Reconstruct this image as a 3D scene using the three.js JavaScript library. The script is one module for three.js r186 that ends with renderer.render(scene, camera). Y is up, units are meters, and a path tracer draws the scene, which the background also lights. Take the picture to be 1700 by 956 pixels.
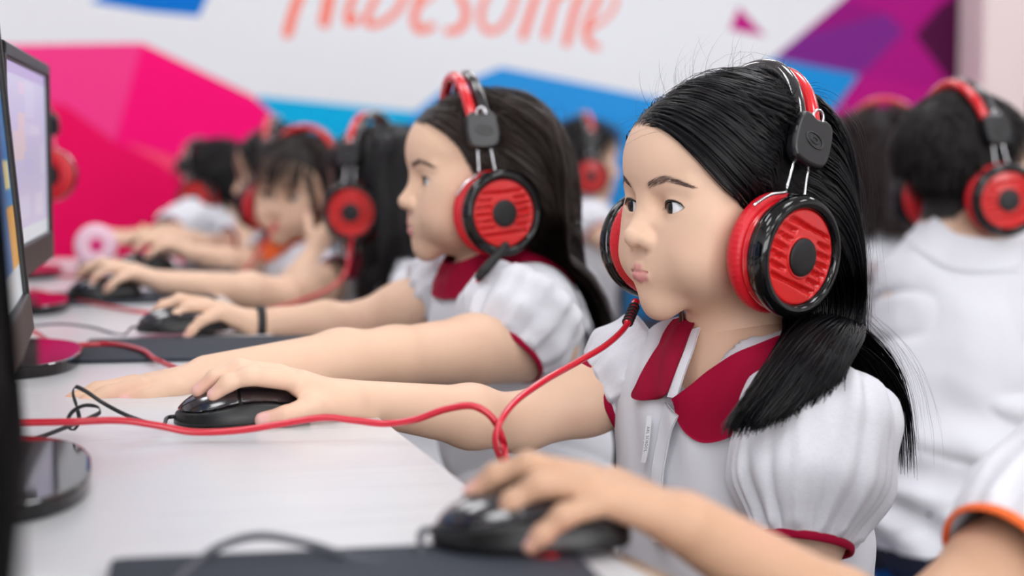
import * as THREE from 'three';
import { mergeGeometries } from 'three/addons/utils/BufferGeometryUtils.js';
import { RoundedBoxGeometry } from 'three/addons/geometries/RoundedBoxGeometry.js';
import { RectAreaLightUniformsLib } from 'three/addons/lights/RectAreaLightUniformsLib.js';

// ---------------------------------------------------------------- camera, exposure
const scene = new THREE.Scene();
const FOCAL = 2850, IMG_W = 1700, IMG_H = 956, DESK_Y = 0.70, EYE = new THREE.Vector3(0, DESK_Y + 0.207, 0);
const YAW = Math.atan((789 / FOCAL) * Math.cos(Math.atan(228 / FOCAL))), PITCH = Math.atan(228 / FOCAL);
const camera = new THREE.PerspectiveCamera((2 * Math.atan(IMG_H / 2 / FOCAL) * 180) / Math.PI, IMG_W / IMG_H, 0.05, 60);
camera.position.copy(EYE);
const FLAT = new THREE.Vector3(Math.sin(YAW), 0, -Math.cos(YAW)), RIGHT = new THREE.Vector3(Math.cos(YAW), 0, Math.sin(YAW));
const FWD = FLAT.clone().multiplyScalar(Math.cos(PITCH)).add(new THREE.Vector3(0, -Math.sin(PITCH), 0));
const UPV = FLAT.clone().multiplyScalar(Math.sin(PITCH)).add(new THREE.Vector3(0, Math.cos(PITCH), 0));
camera.lookAt(EYE.clone().add(FWD));
camera.focus = 1.37;
camera.userData.fStop = 3.5;
scene.background = new THREE.Color(0x000000);
const renderer = new THREE.WebGLRenderer();
renderer.toneMapping = THREE.LinearToneMapping;
renderer.toneMappingExposure = 0.89;
renderer.shadowMap.enabled = true;
RectAreaLightUniformsLib.init();
const LIGHT_LEVEL = 5.2, WINDOW_LEVEL = 5.6;
//TESTCAM

// ---------------------------------------------------------------- small helpers
const V = (x, y, z) => new THREE.Vector3(x, y, z);
const clamp = (x, a, b) => Math.max(a, Math.min(b, x)), lerp = (a, b, t) => a + (b - a) * t;
const sstep = (a, b, x) => { const t = clamp((x - a) / (b - a), 0, 1); return t * t * (3 - 2 * t); };
// measured on the photograph (pixel, distance along the optical axis) -> a point of the room
const at = (px, py, d) => EYE.clone().addScaledVector(FWD, d).addScaledVector(RIGHT, ((px - 850) / FOCAL) * d).addScaledVector(UPV, ((478 - py) / FOCAL) * d);
function onPlane(px, py, y) {
  const dir = at(px, py, 1).sub(EYE);
  return EYE.clone().addScaledVector(dir, (y - EYE.y) / dir.y);
}
const onDesk = (px, py, lift = 0) => onPlane(px, py, DESK_Y + lift);
function rng(seed) { let s = seed | 0; return () => { s = (s + 0x6d2b79f5) | 0; let t = Math.imul(s ^ (s >>> 15), 1 | s); t = (t + Math.imul(t ^ (t >>> 7), 61 | t)) ^ t; return ((t ^ (t >>> 14)) >>> 0) / 4294967296; }; }
const hash3 = (x, y, z) => { let h = Math.imul(x, 374761393) ^ Math.imul(y, 668265263) ^ Math.imul(z, 2147483647 - 1013); h = Math.imul(h ^ (h >>> 13), 1274126177); return ((h ^ (h >>> 16)) >>> 0) / 4294967296; };
function noise3(x, y, z) {
  const ix = Math.floor(x), iy = Math.floor(y), iz = Math.floor(z); let fx = x - ix, fy = y - iy, fz = z - iz;
  fx = fx * fx * (3 - 2 * fx); fy = fy * fy * (3 - 2 * fy); fz = fz * fz * (3 - 2 * fz);
  const c = (a, b, d) => hash3(ix + a, iy + b, iz + d);
  return lerp(lerp(lerp(c(0, 0, 0), c(1, 0, 0), fx), lerp(c(0, 1, 0), c(1, 1, 0), fx), fy), lerp(lerp(c(0, 0, 1), c(1, 0, 1), fx), lerp(c(0, 1, 1), c(1, 1, 1), fx), fy), fz) * 2 - 1;
}
const fbm = (x, y, z) => noise3(x, y, z) * 0.6 + noise3(x * 2.1 + 7, y * 2.1, z * 2.1 + 3) * 0.28 + noise3(x * 4.3, y * 4.3 + 5, z * 4.3) * 0.12;
const taken = new Map();
function numbered(name) { const n = taken.get(name) ?? 0; taken.set(name, n + 1); return n ? name + '_' + String(n).padStart(3, '0') : name; }
function shade(o) { o.traverse((m) => { if (m.isMesh) { m.castShadow = true; m.receiveShadow = true; } }); return o; }
function thing(name, label, category, base, group) {
  const o = new THREE.Group(); o.name = numbered(name); o.userData = { label, category };
  if (group) o.userData.group = group;
  if (base) o.position.copy(base);
  scene.add(o); return o;
}
function part(name, geo, mat, parent) { const m = new THREE.Mesh(geo, mat); m.name = name; m.castShadow = m.receiveShadow = true; if (parent) parent.add(m); return m; }
// geometry given in room coordinates -> part of a thing that stands at parent.position
function worldPart(name, geo, mat, parent) {
  const p = parent.position; geo.translate(-p.x, -p.y, -p.z); return part(name, geo, mat, parent);
}
function soloMesh(name, geo, mat, label, category, group) {
  geo.computeBoundingBox(); const b = geo.boundingBox, c = V((b.min.x + b.max.x) / 2, b.min.y, (b.min.z + b.max.z) / 2);
  geo.translate(-c.x, -c.y, -c.z);
  const m = new THREE.Mesh(geo, mat); m.position.copy(c); m.name = numbered(name); m.userData = { label, category }; if (group) m.userData.group = group;
  m.castShadow = m.receiveShadow = true; scene.add(m); return m;
}
function struct(name, geo, mat, pos) { const m = new THREE.Mesh(geo, mat); m.name = name; m.userData.kind = 'structure'; m.castShadow = m.receiveShadow = true; if (pos) m.position.copy(pos); scene.add(m); return m; }
const std = (color, roughness = 0.6, more = {}) => new THREE.MeshStandardMaterial({ color, roughness, ...more });
const phys = (color, roughness = 0.6, more = {}) => new THREE.MeshPhysicalMaterial({ color, roughness, ...more });
function canvasTexture(w, h, draw) {
  const c = document.createElement('canvas'); c.width = w; c.height = h; draw(c.getContext('2d'), w, h);
  const t = new THREE.CanvasTexture(c); t.colorSpace = THREE.SRGBColorSpace; return t;
}
function dropIndex(g) { const n = g.index ? g.toNonIndexed() : g; for (const k of Object.keys(n.attributes)) if (!['position', 'normal'].includes(k)) n.deleteAttribute(k); return n; }
const join = (list) => mergeGeometries(list.map(dropIndex));
function basis(x, y, z, o) { return new THREE.Matrix4().makeBasis(x, y, z).setPosition(o); }

// ---------------------------------------------------------------- distance fields
class Field {
  constructor() { this.ops = []; }
  cone(a, b, ra, rb, k = 0.006, sub = false) {
    const dx = b.x - a.x, dy = b.y - a.y, dz = b.z - a.z;
    this.ops.push({ t: 0, ax: a.x, ay: a.y, az: a.z, dx, dy, dz, il: 1 / Math.max(dx * dx + dy * dy + dz * dz, 1e-12), ra, rb, k, sub }); return this;
  }
  chain(pts, rs, k = 0.004, sub = false) { for (let i = 0; i + 1 < pts.length; i++) this.cone(pts[i], pts[i + 1], rs[i], rs[i + 1], k, sub); return this; }
  ball(c, r, k = 0.006, sub = false) { return this.cone(c, c, r, r, k, sub); }
  egg(c, r, k = 0.006, sub = false) { this.ops.push({ t: 1, x: c.x, y: c.y, z: c.z, rx: r.x, ry: r.y, rz: r.z, k, sub }); return this; }
  // an ellipsoid turned by the three axes of a matrix
  eggM(m, r, k = 0.006, sub = false) { const inv = m.clone().invert().elements; this.ops.push({ t: 3, e: Array.from(inv), rx: r.x, ry: r.y, rz: r.z, k, sub }); return this; }
  fn(f, k = 0.006, sub = false) { this.ops.push({ t: 2, f, k, sub }); return this; }
  get eval() {
    const ops = this.ops, n = ops.length;
    return (x, y, z) => {
      let d = 1e9;
      for (let i = 0; i < n; i++) {
        const o = ops[i]; let v;
        if (o.t === 0) {
          const px = x - o.ax, py = y - o.ay, pz = z - o.az; let h = (px * o.dx + py * o.dy + pz * o.dz) * o.il; h = h < 0 ? 0 : h > 1 ? 1 : h;
          const qx = px - o.dx * h, qy = py - o.dy * h, qz = pz - o.dz * h;
          v = Math.sqrt(qx * qx + qy * qy + qz * qz) - (o.ra + (o.rb - o.ra) * h);
        } else if (o.t === 2) v = o.f(x, y, z, d);
        else {
          let qx, qy, qz;
          if (o.t === 1) { qx = x - o.x; qy = y - o.y; qz = z - o.z; } else { const e = o.e; qx = e[0] * x + e[4] * y + e[8] * z + e[12]; qy = e[1] * x + e[5] * y + e[9] * z + e[13]; qz = e[2] * x + e[6] * y + e[10] * z + e[14]; }
          const ux = qx / o.rx, uy = qy / o.ry, uz = qz / o.rz, k0 = Math.sqrt(ux * ux + uy * uy + uz * uz), wx = ux / o.rx, wy = uy / o.ry, wz = uz / o.rz, k1 = Math.sqrt(wx * wx + wy * wy + wz * wz);
          v = k1 > 1e-9 ? (k0 * (k0 - 1)) / k1 : -Math.min(o.rx, o.ry, o.rz);
        }
        const k = o.k;
        if (o.sub) { const w = -v, h = k > 0 ? Math.max(k - Math.abs(d - w), 0) / k : 0; d = Math.max(d, w) + h * h * k * 0.25; }
        else { const h = k > 0 ? Math.max(k - Math.abs(d - v), 0) / k : 0; d = Math.min(d, v) - h * h * k * 0.25; }
      }
      return d;
    };
  }
}
// sparse surface nets; color(x, y, z) -> [r, g, b] linear
function polygonize(sdf, lo, hi, h, color, keep) {
  const nx = Math.ceil((hi.x - lo.x) / h) + 2, ny = Math.ceil((hi.y - lo.y) / h) + 2, nz = Math.ceil((hi.z - lo.z) / h) + 2, B = 4, C = B + 1;
  const val = new Float32Array(C * C * C), cells = new Map(), pos = [], quads = [];
  const half = (B * h) / 2, reach = half * 1.7321 * 1.25, key = (i, j, k) => (i * ny + j) * nz + k;
  const blocks = (i0, j0, k0) => {
    for (let i = 0, q = 0; i < C; i++) for (let j = 0; j < C; j++) for (let k = 0; k < C; k++, q++) val[q] = sdf(lo.x + (i0 + i) * h, lo.y + (j0 + j) * h, lo.z + (k0 + k) * h);
    const v = (i, j, k) => val[(i * C + j) * C + k];
    for (let i = 0; i < B; i++) for (let j = 0; j < B; j++) for (let k = 0; k < B; k++) {
      const a = v(i, j, k), c = [a, v(i + 1, j, k), v(i, j + 1, k), v(i + 1, j + 1, k), v(i, j, k + 1), v(i + 1, j, k + 1), v(i, j + 1, k + 1), v(i + 1, j + 1, k + 1)];
      let m = 0; for (let q = 0; q < 8; q++) if (c[q] < 0) m |= 1 << q;
      if (m === 0 || m === 255) continue;
      let sx = 0, sy = 0, sz = 0, n = 0;
      for (let q = 0; q < 8; q++) for (let b = 0; b < 3; b++) {
        const r = q | (1 << b); if (r === q || (c[q] < 0) === (c[r] < 0)) continue;
        const t = c[q] / (c[q] - c[r]); sx += (q & 1) + (b === 0 ? t : 0); sy += ((q >> 1) & 1) + (b === 1 ? t : 0); sz += (q >> 2) + (b === 2 ? t : 0); n++;
      }
      const gi = i0 + i, gj = j0 + j, gk = k0 + k;
      cells.set(key(gi, gj, gk), pos.length / 3);
      pos.push(lo.x + (gi + sx / n) * h, lo.y + (gj + sy / n) * h, lo.z + (gk + sz / n) * h);
      const inA = a < 0;
      if (inA !== c[1] < 0) quads.push(0, gi, gj, gk, inA); if (inA !== c[2] < 0) quads.push(1, gi, gj, gk, inA); if (inA !== c[4] < 0) quads.push(2, gi, gj, gk, inA);
    }
  };
  const G = 16, wide = (G * h) / 2;
  for (let I = 0; I < nx; I += G) for (let J = 0; J < ny; J += G) for (let K = 0; K < nz; K += G) {
    if (Math.abs(sdf(lo.x + I * h + wide, lo.y + J * h + wide, lo.z + K * h + wide)) > wide * 1.7321 * 1.3) continue;
    for (let i = I; i < Math.min(I + G, nx); i += B) for (let j = J; j < Math.min(J + G, ny); j += B) for (let k = K; k < Math.min(K + G, nz); k += B) {
      if (Math.abs(sdf(lo.x + i * h + half, lo.y + j * h + half, lo.z + k * h + half)) < reach) blocks(i, j, k);
    }
  }
  const idx = [];
  for (let q = 0; q < quads.length; q += 5) {
    const ax = quads[q], i = quads[q + 1], j = quads[q + 2], k = quads[q + 3], inA = quads[q + 4]; let a, b, c, d;
    if (ax === 0) { a = cells.get(key(i, j - 1, k - 1)); b = cells.get(key(i, j, k - 1)); c = cells.get(key(i, j, k)); d = cells.get(key(i, j - 1, k)); }
    else if (ax === 1) { a = cells.get(key(i - 1, j, k - 1)); b = cells.get(key(i - 1, j, k)); c = cells.get(key(i, j, k)); d = cells.get(key(i, j, k - 1)); }
    else { a = cells.get(key(i - 1, j - 1, k)); b = cells.get(key(i, j - 1, k)); c = cells.get(key(i, j, k)); d = cells.get(key(i - 1, j, k)); }
    if (a === undefined || b === undefined || c === undefined || d === undefined) continue;
    if (inA) idx.push(a, b, c, a, c, d); else idx.push(a, c, b, a, d, c);
  }
  const P = new Float32Array(pos), N = new Float32Array(P.length), e = h * 0.6;
  for (let q = 0; q < P.length; q += 3) {
    for (let it = 0; it < 2; it++) {
      const x = P[q], y = P[q + 1], z = P[q + 2];
      const A = sdf(x + e, y - e, z - e), Bq = sdf(x - e, y - e, z + e), Cq = sdf(x - e, y + e, z - e), D = sdf(x + e, y + e, z + e); let gx = (A - Bq - Cq + D) / 2, gy = (-A - Bq + Cq + D) / 2, gz = (-A + Bq - Cq + D) / 2;
      const l = Math.sqrt(gx * gx + gy * gy + gz * gz) || 1; gx /= l; gy /= l; gz /= l;
      N[q] = gx; N[q + 1] = gy; N[q + 2] = gz;
      if (it === 0) { let d = sdf(x, y, z) / Math.max(l / (2 * e), 0.5); d = clamp(d, -h * 0.5, h * 0.5); P[q] -= gx * d; P[q + 1] -= gy * d; P[q + 2] -= gz * d; }
    }
  }
  const g = new THREE.BufferGeometry();
  g.setAttribute('position', new THREE.BufferAttribute(P, 3)); g.setAttribute('normal', new THREE.BufferAttribute(N, 3));
  if (color) { const Cc = new Float32Array(P.length); for (let q = 0; q < P.length; q += 3) { const c = color(P[q], P[q + 1], P[q + 2], N[q], N[q + 1], N[q + 2]); Cc[q] = c[0]; Cc[q + 1] = c[1]; Cc[q + 2] = c[2]; } g.setAttribute('color', new THREE.BufferAttribute(Cc, 3)); }
  g.setIndex(idx);
  return g;
}
// tube through points with a radius per point, closed by round ends
function tube(pts, rad, seg = 8, per = 6, flat = 1) {
  const curve = new THREE.CatmullRomCurve3(pts, false, 'centripetal'), n = (pts.length - 1) * per, fr = curve.computeFrenetFrames(n, false), P = [], I = [];
  const R = (t) => { if (typeof rad === 'number') return rad; const f = t * (rad.length - 1), i = Math.min(Math.floor(f), rad.length - 2); return lerp(rad[i], rad[i + 1], f - i); };
  for (let i = -1; i <= n + 1; i++) {
    const c0 = clamp(i, 0, n), p = curve.getPoint(c0 / n), r = i < 0 || i > n ? 0 : R(c0 / n), N = fr.normals[c0], Bn = fr.binormals[c0];
    for (let k = 0; k < seg; k++) { const a = (k / seg) * Math.PI * 2, c = Math.cos(a) * r, s = Math.sin(a) * r * flat; P.push(p.x + N.x * c + Bn.x * s, p.y + N.y * c + Bn.y * s, p.z + N.z * c + Bn.z * s); }
  }
  for (let i = 0; i < n + 2; i++) for (let k = 0; k < seg; k++) { const a = i * seg + k, b = i * seg + ((k + 1) % seg); I.push(a, b, a + seg, b, b + seg, a + seg); }
  const g = new THREE.BufferGeometry(); g.setAttribute('position', new THREE.Float32BufferAttribute(P, 3)); g.setIndex(I); g.computeVertexNormals(); return g;
}
// grid surface f(u, v) -> Vector3, u and v in 0..1
function sheet(f, nu, nv, closeU = false) {
  const P = [], I = [], UVs = [];
  for (let i = 0; i <= nu; i++) for (let j = 0; j <= nv; j++) { const p = f(i / nu, j / nv); P.push(p.x, p.y, p.z); UVs.push(i / nu, j / nv); }
  for (let i = 0; i < nu; i++) for (let j = 0; j < nv; j++) { const a = i * (nv + 1) + j, b = a + nv + 1; I.push(a, b, a + 1, b, b + 1, a + 1); }
  const g = new THREE.BufferGeometry(); g.setAttribute('position', new THREE.Float32BufferAttribute(P, 3)); g.setAttribute('uv', new THREE.Float32BufferAttribute(UVs, 2)); g.setIndex(I); g.computeVertexNormals();
  if (closeU) { const N = g.attributes.normal; for (let j = 0; j <= nv; j++) { const a = j, b = nu * (nv + 1) + j, n = V(N.getX(a) + N.getX(b), N.getY(a) + N.getY(b), N.getZ(a) + N.getZ(b)).normalize(); N.setXYZ(a, n.x, n.y, n.z); N.setXYZ(b, n.x, n.y, n.z); } }
  return g;
}
// ---------------------------------------------------------------- the room
const WALL_Z = -4.9, ROOM = { x0: -1.6, x1: 4.6, z1: 4.4, h: 2.75 };
const T = 0.12;
function grain(w, h, base, amp, seed) {
  const r = rng(seed), d = new Uint8Array(w * h * 4);
  for (let i = 0; i < w * h; i++) { const n = (r() - 0.5) * amp; for (let c = 0; c < 3; c++) d[i * 4 + c] = clamp(base[c] + n, 0, 255); d[i * 4 + 3] = 255; }
  const t = new THREE.DataTexture(d, w, h); t.wrapS = t.wrapT = THREE.RepeatWrapping; t.magFilter = THREE.LinearFilter; t.colorSpace = THREE.SRGBColorSpace; return t;
}
const plaster = std(0xe9e6e6, 0.9);
const wx = (px, py) => { const d = at(px, py, 1).sub(EYE), s = (WALL_Z - EYE.z) / d.z; return [EYE.x + d.x * s, EYE.y + d.y * s]; };
const MUR = { x0: -1.6, x1: wx(1588, 200)[0], y0: 0.0, y1: 2.0 };
const muralTex = canvasTexture(2048, 1024, (g, W, H) => {
  const map = (px, py) => { const [x, y] = wx(px, py); return [((x - MUR.x0) / (MUR.x1 - MUR.x0)) * W, (1 - (y - MUR.y0) / (MUR.y1 - MUR.y0)) * H]; };
  const poly = (color, pts) => { g.fillStyle = color; g.beginPath(); pts.forEach((p, i) => { const [x, y] = map(...p); if (i) g.lineTo(x, y); else g.moveTo(x, y); }); g.closePath(); g.fill(); };
  g.fillStyle = '#e6e8ec'; g.fillRect(0, 0, W, H);
  poly('#0072cf', [[150, 4], [255, -60], [370, -60], [330, 27], [250, 20]]);
  poly('#00aee2', [[428, 160], [690, 186], [735, 150], [735, 1500], [420, 1500]]);
  poly('#2a93dc', [[690, 186], [735, 150], [832, 112], [1062, 158], [1200, 184], [1200, 1500], [600, 1500], [620, 300]]);
  poly('#1c8fd8', [[1200, 150], [1280, 98], [1428, 122], [1384, 184], [1200, 190]]);
  poly('#ff0078', [[237, 72], [420, 160], [470, 205], [520, 300], [560, 1500], [-900, 1500], [-900, 79], [14, 75]]);
  poly('#f93c8c', [[-900, 79], [14, 75], [237, 72], [190, 238], [150, 225], [60, 150], [-900, 40]]);
  poly('#f2005f', [[-900, 60], [110, 175], [195, 238], [330, 300], [345, 420], [345, 1500], [-900, 1500]]);
  poly('#ff4a72', [[205, 235], [350, 280], [352, 300], [330, 318], [262, 268]]);
  poly('#bf1a82', [[1226, 12], [1270, 60], [1211, 49]]);
  poly('#a9107d', [[1283, 97], [1400, -2], [1470, -70], [1640, -90], [1640, 1500], [1200, 1500], [1200, 240], [1384, 184], [1428, 122]]);
  poly('#7b2686', [[1283, 97], [1330, 60], [1470, 22], [1502, 52], [1438, 118], [1425, 124]]);
  poly('#93127a', [[1400, -2], [1470, 22], [1330, 60]]);
  poly('#4c0c3c', [[1518, 58], [1560, 10], [1640, -40], [1640, 240], [1580, 140]]);
  poly('#b5127e', [[1384, 184], [1440, 130], [1560, 150], [1600, 300], [1300, 300]]);
  // coral script lettering
  const stroke = (w, pts) => {
    g.strokeStyle = '#f97c68'; g.lineCap = 'round'; g.lineJoin = 'round'; g.lineWidth = w * (W / (MUR.x1 - MUR.x0)) / 585; g.beginPath();
    const q = pts.map((p) => map(...p)); g.moveTo(...q[0]);
    for (let i = 1; i < q.length - 1; i++) g.quadraticCurveTo(q[i][0], q[i][1], (q[i][0] + q[i + 1][0]) / 2, (q[i][1] + q[i + 1][1]) / 2);
    g.lineTo(...q[q.length - 1]); g.stroke();
  };
  stroke(17, [[560, -120], [520, -60], [488, 15], [477, 56]]); stroke(19, [[562, -118], [556, -60], [546, 0], [538, 38]]); stroke(6, [[495, -20], [530, -26], [556, -24]]);
  stroke(13, [[596, -40], [585, 0], [574, 28], [581, 42], [592, 30]]); stroke(12, [[640, -40], [622, 0], [606, 32], [613, 44], [640, 36], [664, 14], [676, -20]]);
  stroke(7, [[664, 14], [676, -20], [670, -44]]);
  stroke(14, [[712, -40], [697, -4], [685, 30], [694, 54], [716, 44]]); stroke(6, [[690, 14], [724, -8], [730, -34], [712, -42]]);
  stroke(14, [[770, -42], [752, -24], [770, 4], [776, 26], [764, 50], [744, 52]]);
  stroke(11, [[822, -36], [806, -6], [795, 28], [806, 55], [832, 49], [852, 14], [858, -20], [840, -38], [822, -36]]);
  stroke(14, [[900, -34], [886, 4], [868, 60]]); stroke(13, [[900, -20], [924, -38], [930, -20], [918, 8], [905, 60]]); stroke(14, [[934, -10], [960, -36], [968, -14], [956, 6], [940, 72]]);
  stroke(13, [[1004, -30], [988, 10], [971, 44], [974, 70], [990, 78]]); stroke(8, [[976, 50], [1004, 34], [1024, 8], [1022, -20], [1004, -30]]);
});
const muralMat = phys(0xffffff, 0.6, { map: muralTex, specularIntensity: 0.25 });
{
  const W = ROOM.x1 - ROOM.x0 + 2 * T, D = ROOM.z1 - WALL_Z + 2 * T, cx = (ROOM.x0 + ROOM.x1) / 2, cz = (ROOM.z1 + WALL_Z) / 2;
  const fl = struct('floor', new THREE.BoxGeometry(W, T, D), std(0x8d8780, 0.45, { map: grain(256, 256, [205, 200, 192], 22, 5) }), V(cx, -T / 2, cz)); fl.material.map.repeat.set(6, 6);
  struct('ceiling', new THREE.BoxGeometry(W, T, D), std(0xf2f2f2, 0.9), V(cx, ROOM.h + T / 2, cz));
  struct('wall_back', new THREE.BoxGeometry(W, ROOM.h, T), plaster, V(cx, ROOM.h / 2, WALL_Z - T / 2 - 0.004));
  struct('wall_front', new THREE.BoxGeometry(W, ROOM.h, T), plaster, V(cx, ROOM.h / 2, ROOM.z1 + T / 2));
  struct('wall_left', new THREE.BoxGeometry(T, ROOM.h, D - 2 * T), plaster, V(ROOM.x0 - T / 2, ROOM.h / 2, cz));
  struct('wall_right', new THREE.BoxGeometry(T, ROOM.h, D - 2 * T), plaster, V(ROOM.x1 + T / 2, ROOM.h / 2, cz));
  const pil = struct('trim_1', new RoundedBoxGeometry(0.9, ROOM.h, 0.16, 2, 0.01), std(0xecd9d8, 0.8), V(MUR.x1 + 0.45, ROOM.h / 2, WALL_Z + 0.075));
  const mu = new THREE.PlaneGeometry(MUR.x1 - MUR.x0, MUR.y1 - MUR.y0); const box = new THREE.BoxGeometry(MUR.x1 - MUR.x0, MUR.y1 - MUR.y0, 0.004);
  const m = new THREE.Mesh(box, [std(0xdddddd), std(0xdddddd), std(0xdddddd), std(0xdddddd), muralMat, std(0xdddddd)]); m.name = 'wall_mural'; m.position.set((MUR.x0 + MUR.x1) / 2, (MUR.y0 + MUR.y1) / 2, WALL_Z);
  m.userData = { label: 'wall mural of pink, blue and purple facets with coral script word Awesome', category: 'mural' }; m.receiveShadow = true; scene.add(m);
}
// ceiling panels: glowing diffuser in a frame plus an area light of the same size just below it
const PANELS = [];
for (const z of [-3.9, -2.3, -0.7, 0.9, 2.5]) for (const x of [-0.55, 1.3, 3.2]) PANELS.push([x, z]);
for (const [x, z] of PANELS) {
  const p = thing('ceiling_light', 'white square ceiling light panel set in the ceiling', 'ceiling light', V(x, ROOM.h - 0.03, z), 'ceiling light panels');
  const fr = []; for (const s of [-1, 1]) { fr.push(new THREE.BoxGeometry(0.04, 0.03, 0.64).translate(s * 0.32, 0.015, 0)); fr.push(new THREE.BoxGeometry(0.6, 0.03, 0.04).translate(0, 0.015, s * 0.3)); }
  part('frame', join(fr), std(0xffffff, 0.5), p);
  part('diffuser', new THREE.BoxGeometry(0.6, 0.01, 0.56).translate(0, 0.02, 0), std(0xffffff, 0.6, { emissive: 0xfbfcff, emissiveIntensity: 6 }), p);
  const L = new THREE.RectAreaLight(0xfbfcff, LIGHT_LEVEL, 0.6, 0.56); L.position.set(x, ROOM.h - 0.034, z); L.lookAt(x, 0, z); L.name = 'panel_light'; scene.add(L);
}

// two windows behind the camera, bright with daylight
for (const [i, x] of [[1, -0.4], [2, 2.0]]) {
  const w = new THREE.Group(); w.name = 'window_' + i; w.userData.kind = 'structure'; w.position.set(x, 1.55, ROOM.z1 - 0.02); scene.add(w);
  const fr = []; for (const s of [-1, 1]) { fr.push(new THREE.BoxGeometry(0.06, 1.74, 0.05).translate(s * 1.08, 0, 0)); fr.push(new THREE.BoxGeometry(2.22, 0.06, 0.05).translate(0, s * 0.84, 0)); } fr.push(new THREE.BoxGeometry(0.04, 1.64, 0.04));
  part('window_frame', join(fr), std(0xf0f0f0, 0.5), w); part('pane', new THREE.BoxGeometry(2.1, 1.62, 0.008).translate(0, 0, 0.012), std(0xffffff, 0.3, { emissive: 0xfbfcff, emissiveIntensity: 2.2 }), w);
  const L = new THREE.RectAreaLight(0xfbfcff, WINDOW_LEVEL, 2.1, 1.6); L.position.set(x, 1.55, ROOM.z1 - 0.05); L.lookAt(x, 1.55, -4); L.name = 'window_light'; scene.add(L);
}
// ---------------------------------------------------------------- desks
const deskTex = canvasTexture(1024, 2048, (g, W, H) => {
  const r = rng(11); g.fillStyle = '#d8d9db'; g.fillRect(0, 0, W, H);
  for (let i = 0; i < 170; i++) {
    const y0 = r() * H, a = 0.06 + r() * 0.16; g.strokeStyle = `rgba(120,124,132,${a})`; g.lineWidth = 0.8 + r() * 2.2; g.beginPath();
    const amp = 4 + r() * 14, f = 0.002 + r() * 0.005, ph = r() * 9, x0 = r() * W * 0.5, x1 = x0 + W * (0.3 + r() * 0.7);
    for (let x = x0; x < x1; x += 16) { const y = y0 + Math.sin(x * f + ph) * amp + (x / W) * 20; if (x === x0) g.moveTo(x, y); else g.lineTo(x, y); } g.stroke();
  }
});
deskTex.wrapS = deskTex.wrapT = THREE.RepeatWrapping;
const deskMat = phys(0xffffff, 0.28, { map: deskTex });
const edgeMat = std(0xb08d5c, 0.7, { map: grain(128, 128, [225, 205, 170], 70, 8) });
const legMat = std(0x55585e, 0.4, { metalness: 0.6 });
function desk(corners, y, label, group, tanEdge) {   // corners: x/z outline of the top
  const c = V(0, 0, 0); corners.forEach((p) => c.add(p)); c.multiplyScalar(1 / corners.length); c.y = 0;
  const o = thing('desk', label, 'desk', c, group);
  const s = new THREE.Shape(corners.map((p) => new THREE.Vector2(p.x - c.x, -(p.z - c.z))));
  const top = new THREE.ExtrudeGeometry(s, { depth: 0.022, bevelEnabled: true, bevelSize: 0.0012, bevelThickness: 0.0012, bevelSegments: 2, curveSegments: 2 });
  top.rotateX(-Math.PI / 2); top.translate(0, y - 0.0232, 0);
  const P = top.attributes.position, UVs = top.attributes.uv; for (let i = 0; i < P.count; i++) UVs.setXY(i, (P.getX(i) + c.x) * 1.1, (P.getZ(i) + c.z) * 0.55);
  part('desktop', top, deskMat, o);
  corners.forEach((p) => { const q = p.clone().sub(c).multiplyScalar(0.86); part('leg', new THREE.BoxGeometry(0.04, y - 0.024, 0.04).translate(q.x, (y - 0.024) / 2, q.z), legMat, o); });
  if (tanEdge) {
    const [a, b] = tanEdge, d = b.clone().sub(a), L = d.length(); d.normalize();
    const e = new THREE.BoxGeometry(L, 0.024, 0.006); e.applyMatrix4(basis(d, V(0, 1, 0), V(-d.z, 0, d.x).multiplyScalar(1), a.clone().lerp(b, 0.5).sub(c).setY(y - 0.0125)));
    part('edge_band', e, edgeMat, o);
  }
  return o;
}
const e1 = onDesk(651, 711), e2 = onDesk(784, 815), EX = (e1.x + e2.x) / 2, DX0 = -0.42;
const splitZ = onDesk(950, 905).z, n1 = onDesk(985, 908), n2 = onDesk(1085, 958);
const SEAM = [splitZ, splitZ - 1.28, splitZ - 2.56];
desk([V(DX0, 0, SEAM[0] - 0.003), V(EX, 0, SEAM[0] - 0.003), V(EX, 0, SEAM[1] + 0.003), V(DX0, 0, SEAM[1] + 0.003)], DESK_Y, 'white streaked desk under the two girls with maroon collars', 'computer desks in the long row');
desk([V(DX0, 0, SEAM[1] - 0.003), V(EX, 0, SEAM[1] - 0.003), V(EX, 0, SEAM[2] + 0.001), V(DX0, 0, SEAM[2] + 0.001)], DESK_Y, 'white desk at the mural end of the computer row', 'computer desks in the long row');
{ const dir = n2.clone().sub(n1).normalize(), far = n1.clone(), near = n1.clone().addScaledVector(dir, 0.8);
  desk([V(DX0, 0, SEAM[0] + 0.003), V(far.x, 0, SEAM[0] + 0.003), V(near.x, 0, near.z), V(DX0, 0, near.z)], DESK_Y, 'white desk with tan chipped edge under the bare foreground arm', 'computer desks in the long row', [V(far.x + 0.004, 0, SEAM[0] + 0.004), V(near.x + 0.004, 0, near.z)]); }

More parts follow.
